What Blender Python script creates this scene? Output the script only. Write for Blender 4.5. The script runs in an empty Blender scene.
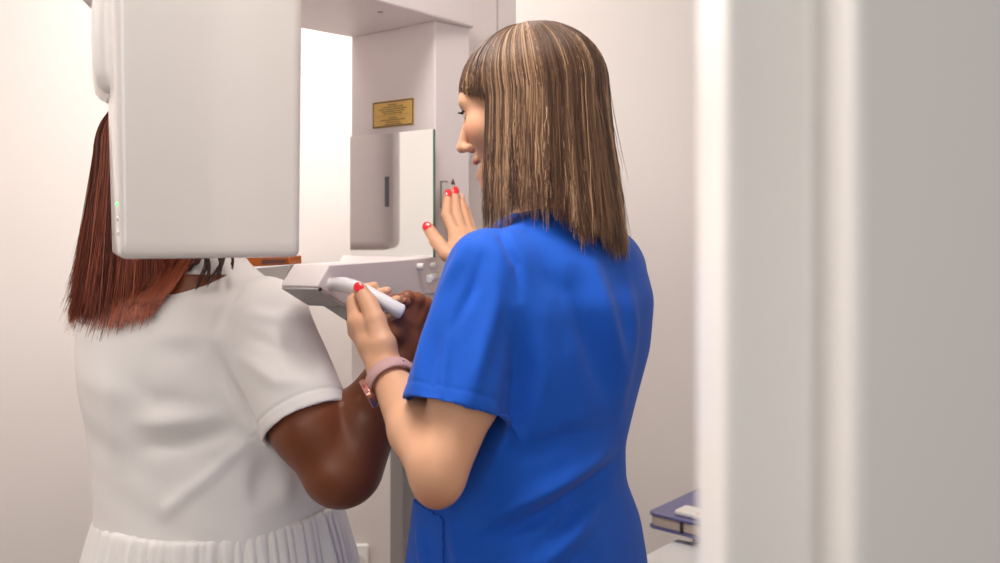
import bpy, bmesh, math, random
import numpy as np
from mathutils import Vector, Matrix

random.seed(7); RNG = np.random.default_rng(7)
SC = bpy.context.scene
COL = SC.collection
F, CX, HY, CZ = 1000.0, 500.0, 230.0, 1.39          # camera constants used while surveying the photo


def P(px, py, Y):
    """world point seen at (px, py) standing Y metres away"""
    return np.array([(px - CX) / F * Y, Y, CZ - (py - HY) / F * Y])


def lin(r, g, b):
    def c(v):
        v /= 255.0
        return v / 12.92 if v <= 0.04045 else ((v + 0.055) / 1.055) ** 2.4
    return (c(r), c(g), c(b), 1.0)


def nrm(v):
    v = np.asarray(v, float)
    return v / (np.linalg.norm(v) + 1e-12)


# ---------------------------------------------------------------- materials
def mat(name, rgb, rough=0.5, metallic=0.0, coat=0.0, bump=0.0, bscale=200.0, spec=0.5, vary=0.0, vscale=6.0,
        attr=None, sss=0.0, emit=None, estr=0.0, weave=False, sheen=0.0):
    m = bpy.data.materials.new(name); m.use_nodes = True
    nt = m.node_tree; b = nt.nodes['Principled BSDF']
    b.inputs['Base Color'].default_value = lin(*rgb)
    b.inputs['Roughness'].default_value = rough
    b.inputs['Metallic'].default_value = metallic
    b.inputs['Specular IOR Level'].default_value = spec
    b.inputs['Coat Weight'].default_value = coat
    b.inputs['Coat Roughness'].default_value = 0.08
    b.inputs['Sheen Weight'].default_value = sheen
    if sss:
        b.inputs['Subsurface Weight'].default_value = sss
        b.inputs['Subsurface Radius'].default_value = (0.012, 0.005, 0.003)
        b.inputs['Subsurface Scale'].default_value = 0.5
    tc = nt.nodes.new('ShaderNodeTexCoord')
    if attr:
        a = nt.nodes.new('ShaderNodeAttribute'); a.attribute_name = attr
        nt.links.new(a.outputs['Color'], b.inputs['Base Color'])
    elif vary:
        n = nt.nodes.new('ShaderNodeTexNoise'); n.inputs['Scale'].default_value = vscale; n.inputs['Detail'].default_value = 5
        nt.links.new(tc.outputs['Object'], n.inputs['Vector'])
        r = nt.nodes.new('ShaderNodeValToRGB')
        c = lin(*rgb)
        r.color_ramp.elements[0].position = 0.3; r.color_ramp.elements[1].position = 0.7
        r.color_ramp.elements[0].color = tuple(v * (1 - vary) for v in c[:3]) + (1,)
        r.color_ramp.elements[1].color = tuple(min(1, v * (1 + vary)) for v in c[:3]) + (1,)
        nt.links.new(n.outputs['Fac'], r.inputs['Fac']); nt.links.new(r.outputs['Color'], b.inputs['Base Color'])
    if bump:
        n2 = nt.nodes.new('ShaderNodeTexNoise'); n2.inputs['Scale'].default_value = bscale; n2.inputs['Detail'].default_value = 3
        nt.links.new(tc.outputs['Object'], n2.inputs['Vector'])
        bp = nt.nodes.new('ShaderNodeBump'); bp.inputs['Strength'].default_value = bump; bp.inputs['Distance'].default_value = 0.002
        nt.links.new(n2.outputs['Fac'], bp.inputs['Height']); nt.links.new(bp.outputs['Normal'], b.inputs['Normal'])
    if emit:
        b.inputs['Emission Color'].default_value = lin(*emit); b.inputs['Emission Strength'].default_value = estr
    return m


M = {}
M['wall'] = mat('painted_wall', (226, 219, 215), 0.75, bump=0.08, bscale=260, vary=0.012, vscale=1.5)
M['ceiling'] = mat('ceiling_paint', (240, 238, 236), 0.9)
M['floor'] = mat('vinyl_floor', (118, 110, 104), 0.4, vary=0.06, vscale=9)
M['frame'] = mat('door_frame_lacquer', (240, 235, 230), 0.32, bump=0.02, bscale=60)
M['shell'] = mat('glossy_white_shell', (233, 226, 221), 0.28, coat=0.5, vary=0.008, vscale=3)
M['casing'] = mat('machine_white_casing', (238, 228, 226), 0.42, vary=0.008, vscale=4)
M['grey'] = mat('machine_grey_plastic', (178, 172, 168), 0.5)
M['steel'] = mat('grey_powder_coat', (160, 156, 154), 0.5, metallic=0.2)
M['handle'] = mat('handle_white_plastic', (224, 221, 222), 0.35, coat=0.2)
M['button'] = mat('button_plastic', (222, 218, 214), 0.4)
M['dark'] = mat('dark_rubber', (40, 38, 38), 0.6)
M['darkgrey'] = mat('dark_grey', (78, 80, 84), 0.5)
M['amber'] = mat('amber_plastic', (205, 104, 22), 0.25, coat=0.4)
M['amberd'] = mat('amber_plastic_dark', (110, 46, 12), 0.3, coat=0.4)
M['gold'] = mat('gold_plate', (236, 194, 104), 0.4, metallic=0.0, vary=0.05, vscale=30)
M['print'] = mat('black_print', (48, 38, 28), 0.5)
M['printb'] = mat('brown_print', (112, 78, 30), 0.6)
M['mirror'] = mat('mirror_silvering', (236, 238, 237), 0.03, metallic=1.0)
M['glassedge'] = mat('green_glass_edge', (74, 122, 100), 0.15, coat=0.5)
M['green'] = mat('green_led', (120, 235, 150), 0.3, emit=(110, 240, 150), estr=1.2)
M['led'] = mat('white_led', (240, 240, 240), 0.3)
M['skin1'] = mat('light_skin', (214, 160, 128), 0.5, attr='Col', sss=0.12, bump=0.05, bscale=420, spec=0.4)
M['skin2'] = mat('dark_skin', (98, 56, 34), 0.42, attr='Col', sss=0.05, bump=0.05, bscale=420, spec=0.45)
M['hair1'] = mat('brown_blond_hair', (96, 68, 50), 0.42, attr='Col', spec=0.5)
M['hair2'] = mat('auburn_hair', (110, 48, 28), 0.38, attr='Col', spec=0.55)
M['scrub'] = mat('blue_scrub_cotton', (18, 84, 190), 0.8, bump=0.10, bscale=700, vary=0.04, vscale=25, spec=0.25, sheen=0.08)
M['cotton'] = mat('white_cotton_jersey', (246, 242, 239), 0.88, bump=0.10, bscale=600, spec=0.2)
M['legging'] = mat('dark_leggings', (40, 40, 48), 0.85)
M['shoe'] = mat('white_shoe_leather', (220, 218, 215), 0.5)
M['nail'] = mat('coral_red_nail_polish', (238, 40, 52), 0.22, coat=0.7)
M['nailp'] = mat('pale_nail', (226, 176, 158), 0.3, coat=0.3)
M['naild'] = mat('brown_nail', (150, 98, 74), 0.35)
M['strap'] = mat('mauve_strap', (196, 154, 152), 0.6)
M['rose'] = mat('rose_gold_metal', (224, 160, 146), 0.25, metallic=0.9)
M['watchglass'] = mat('watch_black_glass', (22, 20, 26), 0.1, coat=0.8)
M['tooth'] = mat('tooth_enamel', (240, 234, 224), 0.3, coat=0.4)
M['eye'] = mat('eye_white', (228, 222, 216), 0.2, coat=0.6)
M['iris'] = mat('iris_brown', (70, 46, 30), 0.2, coat=0.8)
M['lash'] = mat('eyelash_black', (28, 20, 18), 0.7)
M['brow'] = mat('eyebrow_brown', (84, 58, 44), 0.8)
M['table'] = mat('white_laminate', (248, 247, 245), 0.35)
M['navy'] = mat('navy_blue_tray', (84, 84, 136), 0.3, coat=0.3)
M['traylip'] = mat('tray_beige_side', (186, 170, 158), 0.4)
M['pack'] = mat('white_packet', (226, 222, 214), 0.5)
M['sky'] = mat('light_blue_plastic', (88, 178, 232), 0.4)
M['pink'] = mat('salmon_print', (226, 150, 130), 0.5)
M['lamp'] = mat('ceiling_lamp_diffuser', (250, 248, 244), 0.5, emit=(255, 246, 236), estr=3.0)


# ---------------------------------------------------------------- object helpers
def link(name, me, material=None, parent=None, smooth=False):
    o = bpy.data.objects.new(name, me); COL.objects.link(o)
    if material is not None:
        if isinstance(material, (list, tuple)):
            for x in material: me.materials.append(x)
        else:
            me.materials.append(material)
    if parent is not None:
        o.parent = parent
        o.matrix_parent_inverse = parent_world(parent).inverted()
    if smooth:
        me.polygons.foreach_set('use_smooth', np.ones(len(me.polygons), bool))
    return o


def parent_world(o):
    m = o.matrix_basis.copy()
    if o.parent: m = parent_world(o.parent) @ o.matrix_parent_inverse @ m
    return m


def mesh_np(name, V, Q, material=None, parent=None, smooth=True, col=None):
    """mesh from numpy vertices and quads"""
    V = np.asarray(V, np.float32); Q = np.asarray(Q, np.int32)
    me = bpy.data.meshes.new(name)
    me.vertices.add(len(V)); me.vertices.foreach_set('co', V.ravel())
    n = Q.shape[1]
    me.loops.add(Q.size); me.loops.foreach_set('vertex_index', Q.ravel())
    me.polygons.add(len(Q))
    me.polygons.foreach_set('loop_start', np.arange(0, Q.size, n, dtype=np.int32))
    me.polygons.foreach_set('loop_total', np.full(len(Q), n, np.int32))
    me.update(calc_edges=True); me.validate()
    if col is not None:
        a = me.color_attributes.new('Col', 'FLOAT_COLOR', 'POINT')
        c = np.ones((len(V), 4), np.float32); c[:, :3] = col[:, :3]
        a.data.foreach_set('color', c.ravel())
    return link(name, me, material, parent, smooth)


def bm_obj(name, bm, material=None, parent=None, smooth=False, bevel=0.0, seg=3, angle=35):
    bmesh.ops.recalc_face_normals(bm, faces=bm.faces[:])
    me = bpy.data.meshes.new(name); bm.to_mesh(me); bm.free()
    o = link(name, me, material, parent, smooth or bevel > 0)
    if bevel:
        md = o.modifiers.new('bevel', 'BEVEL'); md.width = bevel; md.segments = seg
        md.limit_method = 'ANGLE'; md.angle_limit = math.radians(angle); md.harden_normals = True
    return o


def prism(bm, pts, z0, z1):
    """extrude a plan outline [(x, y)] from z0 to z1"""
    a = [bm.verts.new((p[0], p[1], z0)) for p in pts]
    b = [bm.verts.new((p[0], p[1], z1)) for p in pts]
    bm.faces.new(a[::-1]); bm.faces.new(b)
    n = len(pts)
    for i in range(n):
        bm.faces.new((a[i], a[(i + 1) % n], b[(i + 1) % n], b[i]))


def poly_extrude(bm, pts, vec):
    """extrude a planar 3D outline along vec"""
    vec = Vector(vec)
    a = [bm.verts.new(Vector(p)) for p in pts]
    b = [bm.verts.new(Vector(p) + vec) for p in pts]
    bm.faces.new(a[::-1]); bm.faces.new(b)
    n = len(pts)
    for i in range(n):
        bm.faces.new((a[i], a[(i + 1) % n], b[(i + 1) % n], b[i]))


def box(bm, x0, x1, y0, y1, z0, z1):
    prism(bm, [(x0, y0), (x1, y0), (x1, y1), (x0, y1)], z0, z1)


def round_outline(pts, r, n=6):
    """round the corners of a 2D outline; r may be a list"""
    out = []; m = len(pts)
    for i in range(m):
        p = np.array(pts[i], float); a = np.array(pts[i - 1], float); b = np.array(pts[(i + 1) % m], float)
        ri = r[i] if isinstance(r, (list, tuple)) else r
        if ri <= 0: out.append(tuple(p)); continue
        da, db = nrm(a - p), nrm(b - p)
        ang = math.acos(max(-1, min(1, float(da @ db))))
        t = ri / math.tan(ang / 2)
        c = p + nrm(da + db) * (ri / math.sin(ang / 2))
        s, e = p + da * t - c, p + db * t - c
        sa = math.atan2(s[1], s[0]); ea = math.atan2(e[1], e[0])
        d = (ea - sa + math.pi) % (2 * math.pi) - math.pi
        for k in range(n + 1):
            q = sa + d * k / n
            out.append((c[0] + ri * math.cos(q), c[1] + ri * math.sin(q)))
    return out


def tube(bm, pts, radii, n=14, cap=True, up=None):
    pts = [np.array(p, float) for p in pts]
    rings = []; prev = None
    for i, p in enumerate(pts):
        t = nrm(pts[min(i + 1, len(pts) - 1)] - pts[max(i - 1, 0)])
        if prev is None:
            u = np.cross(t, [0, 0, 1] if abs(t[2]) < 0.9 else [1, 0, 0])
        else:
            u = prev - t * (prev @ t)
        u = nrm(u); prev = u; v = np.cross(t, u)
        r = radii[i] if hasattr(radii, '__len__') else radii
        rings.append([bm.verts.new(p + r * (math.cos(a) * u + math.sin(a) * v)) for a in np.linspace(0, 2 * math.pi, n, endpoint=False)])
    for a, b in zip(rings, rings[1:]):
        for k in range(n):
            bm.faces.new((a[k], a[(k + 1) % n], b[(k + 1) % n], b[k]))
    if cap:
        bm.faces.new(rings[0][::-1]); bm.faces.new(rings[-1])


def smooth_path(pts, n=8):
    pts = [np.array(p, float) for p in pts]
    out = []
    for i in range(len(pts) - 1):
        p0, p1, p2, p3 = pts[max(i - 1, 0)], pts[i], pts[i + 1], pts[min(i + 2, len(pts) - 1)]
        for k in range(n):
            t = k / n
            out.append(0.5 * ((2 * p1) + (-p0 + p2) * t + (2 * p0 - 5 * p1 + 4 * p2 - p3) * t * t + (-p0 + 3 * p1 - 3 * p2 + p3) * t ** 3))
    out.append(pts[-1]); return out


def thing(name, label, cat, loc=(0, 0, 0), group=None):
    o = bpy.data.objects.new(name, None); COL.objects.link(o)
    o.empty_display_size = 0.1; o.location = loc
    o['label'] = label; o['category'] = cat
    if group: o['group'] = group
    return o


def tag(o, label, cat, group=None):
    o['label'] = label; o['category'] = cat
    if group: o['group'] = group
    return o


def struct(o):
    o['kind'] = 'structure'; return o


def ellipsoid(bm, c, axes, r, nu=20, nv=12):
    res = bmesh.ops.create_uvsphere(bm, u_segments=nu, v_segments=nv, radius=1)
    A = np.array(axes, float)
    for v in res['verts']:
        v.co = Vector(np.array(c) + A.T @ (np.array(v.co) * np.array(r)))


# ---------------------------------------------------------------- distance-field modelling of bodies and clothes
class Field:
    def __init__(s, xs, ys, zs):
        s.xs, s.ys, s.zs = [np.asarray(a, np.float32) for a in (xs, ys, zs)]
        s.d = np.full((len(s.xs), len(s.ys), len(s.zs)), 0.2, np.float32)

    def sl(s, lo, hi):
        r = []
        for a, l, h in zip((s.xs, s.ys, s.zs), lo, hi):
            r.append(slice(max(0, int(np.searchsorted(a, l)) - 1), int(np.searchsorted(a, h)) + 1))
        return tuple(r)

    def add(s, fn, lo, hi, k=0.01, op='add'):
        q = s.sl(lo, hi)
        X = s.xs[q[0]][:, None, None]; Y = s.ys[q[1]][None, :, None]; Z = s.zs[q[2]][None, None, :]
        if X.size == 0 or Y.size == 0 or Z.size == 0: return
        a = s.d[q]; b = fn(X, Y, Z).astype(np.float32)
        if op == 'sub':
            b = -b
            h = np.maximum(k - np.abs(a - b), 0) / k
            s.d[q] = np.maximum(a, b) + h * h * k * 0.25
        else:
            h = np.maximum(k - np.abs(a - b), 0) / k
            s.d[q] = np.minimum(a, b) - h * h * k * 0.25

    def cone(s, a, b, r1, r2, k=0.01, op='add'):
        a, b = np.array(a, float), np.array(b, float); ba = b - a; L = ba @ ba + 1e-12
        m = max(r1, r2) + k + 0.012

        def fn(X, Y, Z):
            x, y, z = X - a[0], Y - a[1], Z - a[2]
            t = np.clip((x * ba[0] + y * ba[1] + z * ba[2]) / L, 0, 1)
            return np.sqrt((x - t * ba[0]) ** 2 + (y - t * ba[1]) ** 2 + (z - t * ba[2]) ** 2) - (r1 + (r2 - r1) * t)
        s.add(fn, np.minimum(a, b) - m, np.maximum(a, b) + m, k, op)

    def chain(s, pts, rad, k=0.01, op='add'):
        for i in range(len(pts) - 1): s.cone(pts[i], pts[i + 1], rad[i], rad[i + 1], k, op)

    def ell(s, c, r, axes=None, k=0.01, op='add'):
        c = np.array(c, float); A = np.eye(3) if axes is None else np.array(axes, float); r = np.array(r, float)
        m = max(r) + k + 0.012

        def fn(X, Y, Z):
            x, y, z = X - c[0], Y - c[1], Z - c[2]
            q = [(x * A[i, 0] + y * A[i, 1] + z * A[i, 2]) for i in range(3)]
            k0 = np.sqrt(sum((q[i] / r[i]) ** 2 for i in range(3)))
            k1 = np.sqrt(sum((q[i] / r[i] ** 2) ** 2 for i in range(3))) + 1e-6
            return k0 * (k0 - 1) / k1
        s.add(fn, c - m, c + m, k, op)

    def loft(s, rows, yaw, k=0.02, op='add', power=2.3):
        """rows (z, cx, cy, a, b); section axes turned by yaw"""
        rows = sorted(rows); R = np.array(rows, float)
        zz = np.linspace(R[0, 0], R[-1, 0], 240)
        cols = []
        for j in range(1, 5):
            v = np.interp(zz, R[:, 0], R[:, j])
            w = 9; kern = np.hanning(2 * w + 1); kern /= kern.sum()
            cols.append(np.convolve(np.pad(v, w, mode='edge'), kern, mode='valid'))
        cy_, sy_ = math.cos(yaw), math.sin(yaw)

        def fn(X, Y, Z):
            z = Z.ravel()
            cx, cy, a, b = [np.interp(z, zz, c)[None, None, :] for c in cols]
            u = (X - cx) * cy_ + (Y - cy) * sy_; v = -(X - cx) * sy_ + (Y - cy) * cy_
            e = (np.abs(u / a) ** power + np.abs(v / b) ** power) ** (1 / power)
            d = (e - 1) * np.minimum(a, b)
            return np.maximum(np.maximum(d, Z - R[-1, 0]), R[0, 0] - Z)
        mx = R[:, 3:5].max() + 0.05
        s.add(fn, (R[:, 1].min() - mx, R[:, 2].min() - mx, R[0, 0] - 0.05), (R[:, 1].max() + mx, R[:, 2].max() + mx, R[-1, 0] + 0.05), k, op)

    def mesh(s):
        d = s.d
        d[0] = d[-1] = 0.2; d[:, 0] = d[:, -1] = 0.2; d[:, :, 0] = d[:, :, -1] = 0.2
        ins = d < 0
        c = np.zeros(tuple(n - 1 for n in d.shape), np.int8)
        for i in (0, 1):
            for j in (0, 1):
                for k in (0, 1):
                    c += ins[i:d.shape[0] - 1 + i, j:d.shape[1] - 1 + j, k:d.shape[2] - 1 + k]
        mask = (c > 0) & (c < 8)
        idx = np.argwhere(mask)
        vid = np.full(mask.shape, -1, np.int32); vid[mask] = np.arange(len(idx))
        acc = np.zeros((len(idx), 3)); cnt = np.zeros(len(idx))
        cs = (s.xs, s.ys, s.zs)
        for ax in range(3):
            o = [a for a in range(3) if a != ax]
            for i in (0, 1):
                for j in (0, 1):
                    p0 = idx.copy(); p0[:, o[0]] += i; p0[:, o[1]] += j
                    p1 = p0.copy(); p1[:, ax] += 1
                    v0 = d[p0[:, 0], p0[:, 1], p0[:, 2]]; v1 = d[p1[:, 0], p1[:, 1], p1[:, 2]]
                    cr = (v0 < 0) != (v1 < 0)
                    t = np.where(cr, v0 / np.where(cr, v0 - v1, 1), 0)
                    for a in range(3):
                        q0 = cs[a][p0[:, a]]; q1 = cs[a][p1[:, a]]
                        acc[:, a] += np.where(cr, q0 + t * (q1 - q0), 0)
                    cnt += cr
        V = acc / cnt[:, None]
        quads = []
        for ax in range(3):
            a1, a2 = (ax + 1) % 3, (ax + 2) % 3
            s0 = [slice(None)] * 3; s1 = [slice(None)] * 3
            s0[ax] = slice(0, -1); s1[ax] = slice(1, None)
            A, B = ins[tuple(s0)], ins[tuple(s1)]
            for flip in (False, True):
                e = np.argwhere((A & ~B) if not flip else (~A & B))
                if not len(e): continue
                q = []
                for (j, k) in ((-1, -1), (0, -1), (0, 0), (-1, 0)):
                    g = e.copy(); g[:, a1] += j; g[:, a2] += k
                    q.append(vid[g[:, 0], g[:, 1], g[:, 2]])
                q = np.stack(q, 1)
                quads.append(q[:, ::-1] if flip else q)
        return V, np.concatenate(quads)


def vnormals(V, Q):
    n = np.cross(V[Q[:, 2]] - V[Q[:, 0]], V[Q[:, 3]] - V[Q[:, 1]])
    N = np.zeros_like(V)
    for j in range(4): np.add.at(N, Q[:, j], n)
    return N / (np.linalg.norm(N, axis=1, keepdims=True) + 1e-12)


def relax(V, Q, it=2, lam=0.5):
    for _ in range(it):
        acc = np.zeros_like(V); cnt = np.zeros(len(V))
        for a, b in ((0, 1), (1, 2), (2, 3), (3, 0)):
            np.add.at(acc, Q[:, a], V[Q[:, b]]); np.add.at(acc, Q[:, b], V[Q[:, a]])
            np.add.at(cnt, Q[:, a], 1); np.add.at(cnt, Q[:, b], 1)
        V = V + lam * (acc / cnt[:, None] - V)
    return V


def seg_dist(A, pts):
    """distance of 2D points A to a polyline and the position along it (0..1)"""
    best = np.full(len(A), 1e9); pos = np.zeros(len(A)); n = len(pts) - 1
    for i in range(n):
        a, b = np.array(pts[i], float), np.array(pts[i + 1], float); ba = b - a
        t = np.clip(((A - a) @ ba) / (ba @ ba + 1e-9), 0, 1)
        d = np.linalg.norm(A - a - t[:, None] * ba, axis=1)
        m = d < best; best[m] = d[m]; pos[m] = (i + t[m]) / n
    return best, pos


def folds(V, N, creases, Y0, sel, gain=2.6, wide=1.25):
    """cloth folds: each crease runs along a line on the side of the garment that faces -Y; coordinates in metres on the plane Y0"""
    A = np.stack([V[:, 0], V[:, 2]], 1)
    out = np.zeros(len(V))
    for pts, w, amp in creases:
        q = [(P(x, y, Y0)[0], P(x, y, Y0)[2]) for x, y in pts]
        d, t = seg_dist(A, q)
        w_ = w * Y0 / F
        out += gain * amp * np.exp(-(d / (w_ * wide)) ** 2) * np.sin(np.pi * t) ** 1.2
    return V + N * (out * sel)[:, None]


# ================================================================ CAMERA
cam = bpy.data.cameras.new('camera'); cam.lens = 36.0; cam.sensor_width = 36.0
cam.shift_y = -(281.5 - HY) / 1000.0
cam.dof.use_dof = True; cam.dof.focus_distance = 1.5; cam.dof.aperture_fstop = 3.7
co = bpy.data.objects.new('camera', cam); COL.objects.link(co)
co.location = (0, 0, CZ); co.rotation_euler = (math.pi / 2, 0, 0)
SC.camera = co

# ================================================================ ROOM
WB = 2.75; WL = -1.75; WR = 1.45; ZC = 2.65


def slab(name, x0, x1, y0, y1, z0, z1, m):
    bm = bmesh.new(); box(bm, x0, x1, y0, y1, z0, z1)
    return struct(bm_obj(name, bm, m))


slab('floor', WL - 0.1, WR + 0.1, -1.6, WB + 0.1, -0.1, 0, M['floor'])
slab('ceiling', WL - 0.1, WR + 0.1, 0.3, WB + 0.1, ZC, ZC + 0.1, M['ceiling'])
slab('wall_back', WL - 0.1, WR + 0.1, WB, WB + 0.1, 0, ZC, M['wall'])
slab('wall_left', WL - 0.1, WL, 0.3, WB, 0, ZC, M['wall'])
slab('wall_right', WR, WR + 0.1, 0.3, WB, 0, ZC, M['wall'])
slab('baseboard_back', WL, WR, WB - 0.015, WB, 0, 0.09, M['frame'])
# door frame close to the lens: jamb with a stop, one profile run to the lintel
bm = bmesh.new()
prof = [(0.100, 0.512), (0.100, 0.445), (0.1386, 0.445), (0.1386, 0.395), (0.262, 0.395), (0.262, 0.512)]
prism(bm, round_outline(prof, [0.005, 0.006, 0.003, 0.006, 0.004, 0.003]), 0, 2.25)
struct(bm_obj('trim_1', bm, M['frame'], smooth=True))
slab('wall_front', 0.2625, WR + 0.1, 0.40, 0.50, 0, ZC, M['wall'])

# wall socket
soc = thing('wall_socket', 'white square wall socket low on the back wall beside the white skirt', 'socket', (P(357, 560, WB)[0], WB, 0.45))
c = P(361, 560, WB)
bm = bmesh.new(); box(bm, c[0] - 0.042, c[0] + 0.022, WB - 0.011, WB - 0.0005, c[2] - 0.045, c[2] + 0.045)
bm_obj('cover_plate', bm, M['table'], soc, bevel=0.004)
bm = bmesh.new(); tube(bm, [(c[0] - 0.01, WB - 0.012, c[2]), (c[0] - 0.01, WB - 0.0145, c[2])], 0.021, 24)
bm_obj('socket_insert', bm, M['button'], soc, bevel=0.001)

# ================================================================ X-RAY MACHINE
A42 = math.radians(42)
E1 = np.array([-math.cos(A42), math.sin(A42)])      # along the sign face, going left and away
E2 = np.array([math.sin(A42), math.cos(A42)])       # along the right face, going right and away
C0 = np.array([-0.1235, 1.900])
ZB = CZ + 0.398
xr = thing('dental_xray_machine', 'white panoramic dental x-ray machine with hanging tube head and square mirror', 'x-ray machine', (-0.15, 2.1, 0))


def pt(a, b, base=C0):
    q = base + a * E1 + b * E2
    return (q[0], q[1])


# carriage with the plate
bm = bmesh.new()
prism(bm, [pt(0, 0), pt(0, 0.096), pt(0.248, 0.096), pt(0.248, 0)], CZ - 0.35, ZB + 0.001)
bm_obj('carriage', bm, M['casing'], xr, bevel=0.004)
# beam running forward over the patient
bm = bmesh.new()
e_ = pt(-0.008, 0.10)
prism(bm, [e_, pt(0.25, 0.10), pt(0.25, -0.80), (e_[0] - .58 * .88, e_[1] - .815 * .88)], ZB, ZB + 0.16)
bm_obj('beam', bm, M['casing'], xr, bevel=0.004)
for b in (-0.12, 0.045):
    bm = bmesh.new(); q = pt(0.02, b); tube(bm, [(q[0], q[1], ZB + 0.002), (q[0], q[1], ZB - 0.0018)], 0.005, 14)
    bm_obj('screw', bm, M['grey'], xr)
# fixed column
K0 = np.array([-0.199, 2.05])
bm = bmesh.new()
prism(bm, [pt(0, 0.035, K0), pt(0, 0.356, K0), pt(0.055, 0.356, K0), pt(0.055, 0.035, K0)], 0.012, 2.3)
bm_obj('column', bm, M['casing'], xr, bevel=0.006)
bm = bmesh.new()
prism(bm, [pt(0, 0.0, K0), pt(0, 0.034, K0), pt(0.04, 0.034, K0), pt(0.04, 0.0, K0)], 0.012, 1.03)
bm_obj('column_rail', bm, M['steel'], xr, bevel=0.002)
bm = bmesh.new()
prism(bm, [pt(-0.001, 0.285, K0), pt(-0.001, 0.289, K0), pt(0.004, 0.289, K0), pt(0.004, 0.285, K0)], 0.9, 2.3)
bm_obj('column_seam', bm, M['grey'], xr)
bm = bmesh.new()
prism(bm, round_outline([pt(-0.12, -0.05, K0), pt(-0.12, 0.42, K0), pt(0.16, 0.42, K0), pt(0.16, -0.05, K0)], 0.03), 0, 0.012)
bm_obj('base_plate', bm, M['steel'], xr, bevel=0.003)


def on_face(a, z, off):
    q = C0 + a * E1 - off * E2
    return np.array([q[0], q[1], z])


def face_quad(name, a0, a1, z0, z1, off, th, m, parent, bevel=0.0, rad=0.0):
    bm = bmesh.new()
    o2 = round_outline([(a0, z0), (a1, z0), (a1, z1), (a0, z1)], rad, 4) if rad else [(a0, z0), (a1, z0), (a1, z1), (a0, z1)]
    poly_extrude(bm, [on_face(a, z, off) for a, z in o2], (-th * E2[0], -th * E2[1], 0))
    return bm_obj(name, bm, m, parent, bevel=bevel)


# golden plate with two printed paragraphs
z0, z1 = CZ + 0.2038, CZ + 0.2568
pl = face_quad('rating_plate', 0.058, 0.179, z0, z1, 0.0, 0.0012, M['gold'], xr, rad=0.002)
bm = bmesh.new()
for (a0, a1, b0, b1) in ((0.0592, 0.1778, z0 + 0.0012, z0 + 0.0034), (0.0592, 0.1778, z1 - 0.0034, z1 - 0.0012),
                         (0.0592, 0.0614, z0 + 0.0034, z1 - 0.0034), (0.1756, 0.1778, z0 + 0.0034, z1 - 0.0034)):
    poly_extrude(bm, [on_face(a, z, 0.0013) for a, z in ((a0, b0), (a1, b0), (a1, b1), (a0, b1))], (-0.0003 * E2[0], -0.0003 * E2[1], 0))
bm_obj('plate_border', bm, M['print'], pl)
# the plate's lines of tiny print are illegible in the photo: short ink dashes, word by word
bm = bmesh.new()
rr = random.Random(3)
mid = 0.1185; zl = z1 - 0.0085
for li, w in enumerate((0.026, 0.058, 0.080, 0.066, 0.054, 0, 0.024, 0.072, 0.042, 0.052)):
    zz = zl - li * 0.0043
    if w == 0: continue
    a = mid - w / 2; hh = 0.0009
    while a < mid + w / 2:
        ln = rr.uniform(0.003, 0.009); e = min(a + ln, mid + w / 2)
        poly_extrude(bm, [on_face(q, z, 0.0013) for q, z in ((a, zz - hh), (e, zz - hh), (e, zz + hh), (a, zz + hh))], (-0.0002 * E2[0], -0.0002 * E2[1], 0))
        a = e + 0.0013
bm_obj('plate_print', bm, M['printb'], pl)
bm = bmesh.new()
poly_extrude(bm, [on_face(q, z, 0.0013) for q, z in ((0.066, zl - 0.0214), (0.171, zl - 0.0214), (0.171, zl - 0.0209), (0.066, zl - 0.0209))], (-0.0002 * E2[0], -0.0002 * E2[1], 0))
bm_obj('plate_rule', bm, M['printb'], pl)

# square mirror standing on the ledge
MR = np.array([-0.1246, 1.860])


def on_mir(a, z, off=0.0):
    q = MR + a * E1 - off * E2
    return np.array([q[0], q[1], z])


mz0, mz1 = CZ - 0.051, CZ + 0.188
bm = bmesh.new()
poly_extrude(bm, [on_mir(a, z) for a, z in ((0.0, mz0), (0.24, mz0), (0.24, mz1), (0.0, mz1))], (0.006 * E2[0], 0.006 * E2[1], 0))
mi = bm_obj('mirror', bm, M['mirror'], xr)
mi.data.materials.append(M['glassedge'])
for p in mi.data.polygons:
    if abs(p.normal.dot(Vector((E2[0], E2[1], 0)))) < 0.5: p.material_index = 1
mi['label'] = 'square mirror with green glass edge'
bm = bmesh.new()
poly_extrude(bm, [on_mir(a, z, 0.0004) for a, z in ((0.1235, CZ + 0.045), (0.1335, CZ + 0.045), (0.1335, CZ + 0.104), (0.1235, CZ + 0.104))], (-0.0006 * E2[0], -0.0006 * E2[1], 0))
bm_obj('mirror_inlay', bm, M['darkgrey'], mi)  # thin dark grey strip laid on the mirror face

# buttons on the right face of the carriage
def on_right(b, z, off=0.0):
    q = C0 + b * E2 - off * E1
    return np.array([q[0], q[1], z])


def right_patch(name, b0, b1, z0, z1, off, th, m, parent):
    bm = bmesh.new()
    poly_extrude(bm, [on_right(b, z, off) for b, z in ((b0, z0), (b1, z0), (b1, z1), (b0, z1))], (-th * E1[0], -th * E1[1], 0))
    return bm_obj(name, bm, m, parent)


right_patch('rocker_switch_frame', 0.0135, 0.0335, CZ + 0.042, CZ + 0.094, 0.0, 0.002, M['steel'], xr)
right_patch('rocker_switch', 0.016, 0.032, CZ + 0.044, CZ + 0.091, 0.002, 0.003, M['button'], xr)
bm = bmesh.new()
for dz in (0.088, 0.070):
    poly_extrude(bm, [on_right(b, CZ + z, 0.0005) for b, z in ((0.042, dz), (0.054, dz), (0.048, dz + 0.012))], (-0.0005 * E1[0], -0.0005 * E1[1], 0))
bm_obj('arrow_symbol', bm, M['darkgrey'], xr)

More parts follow.
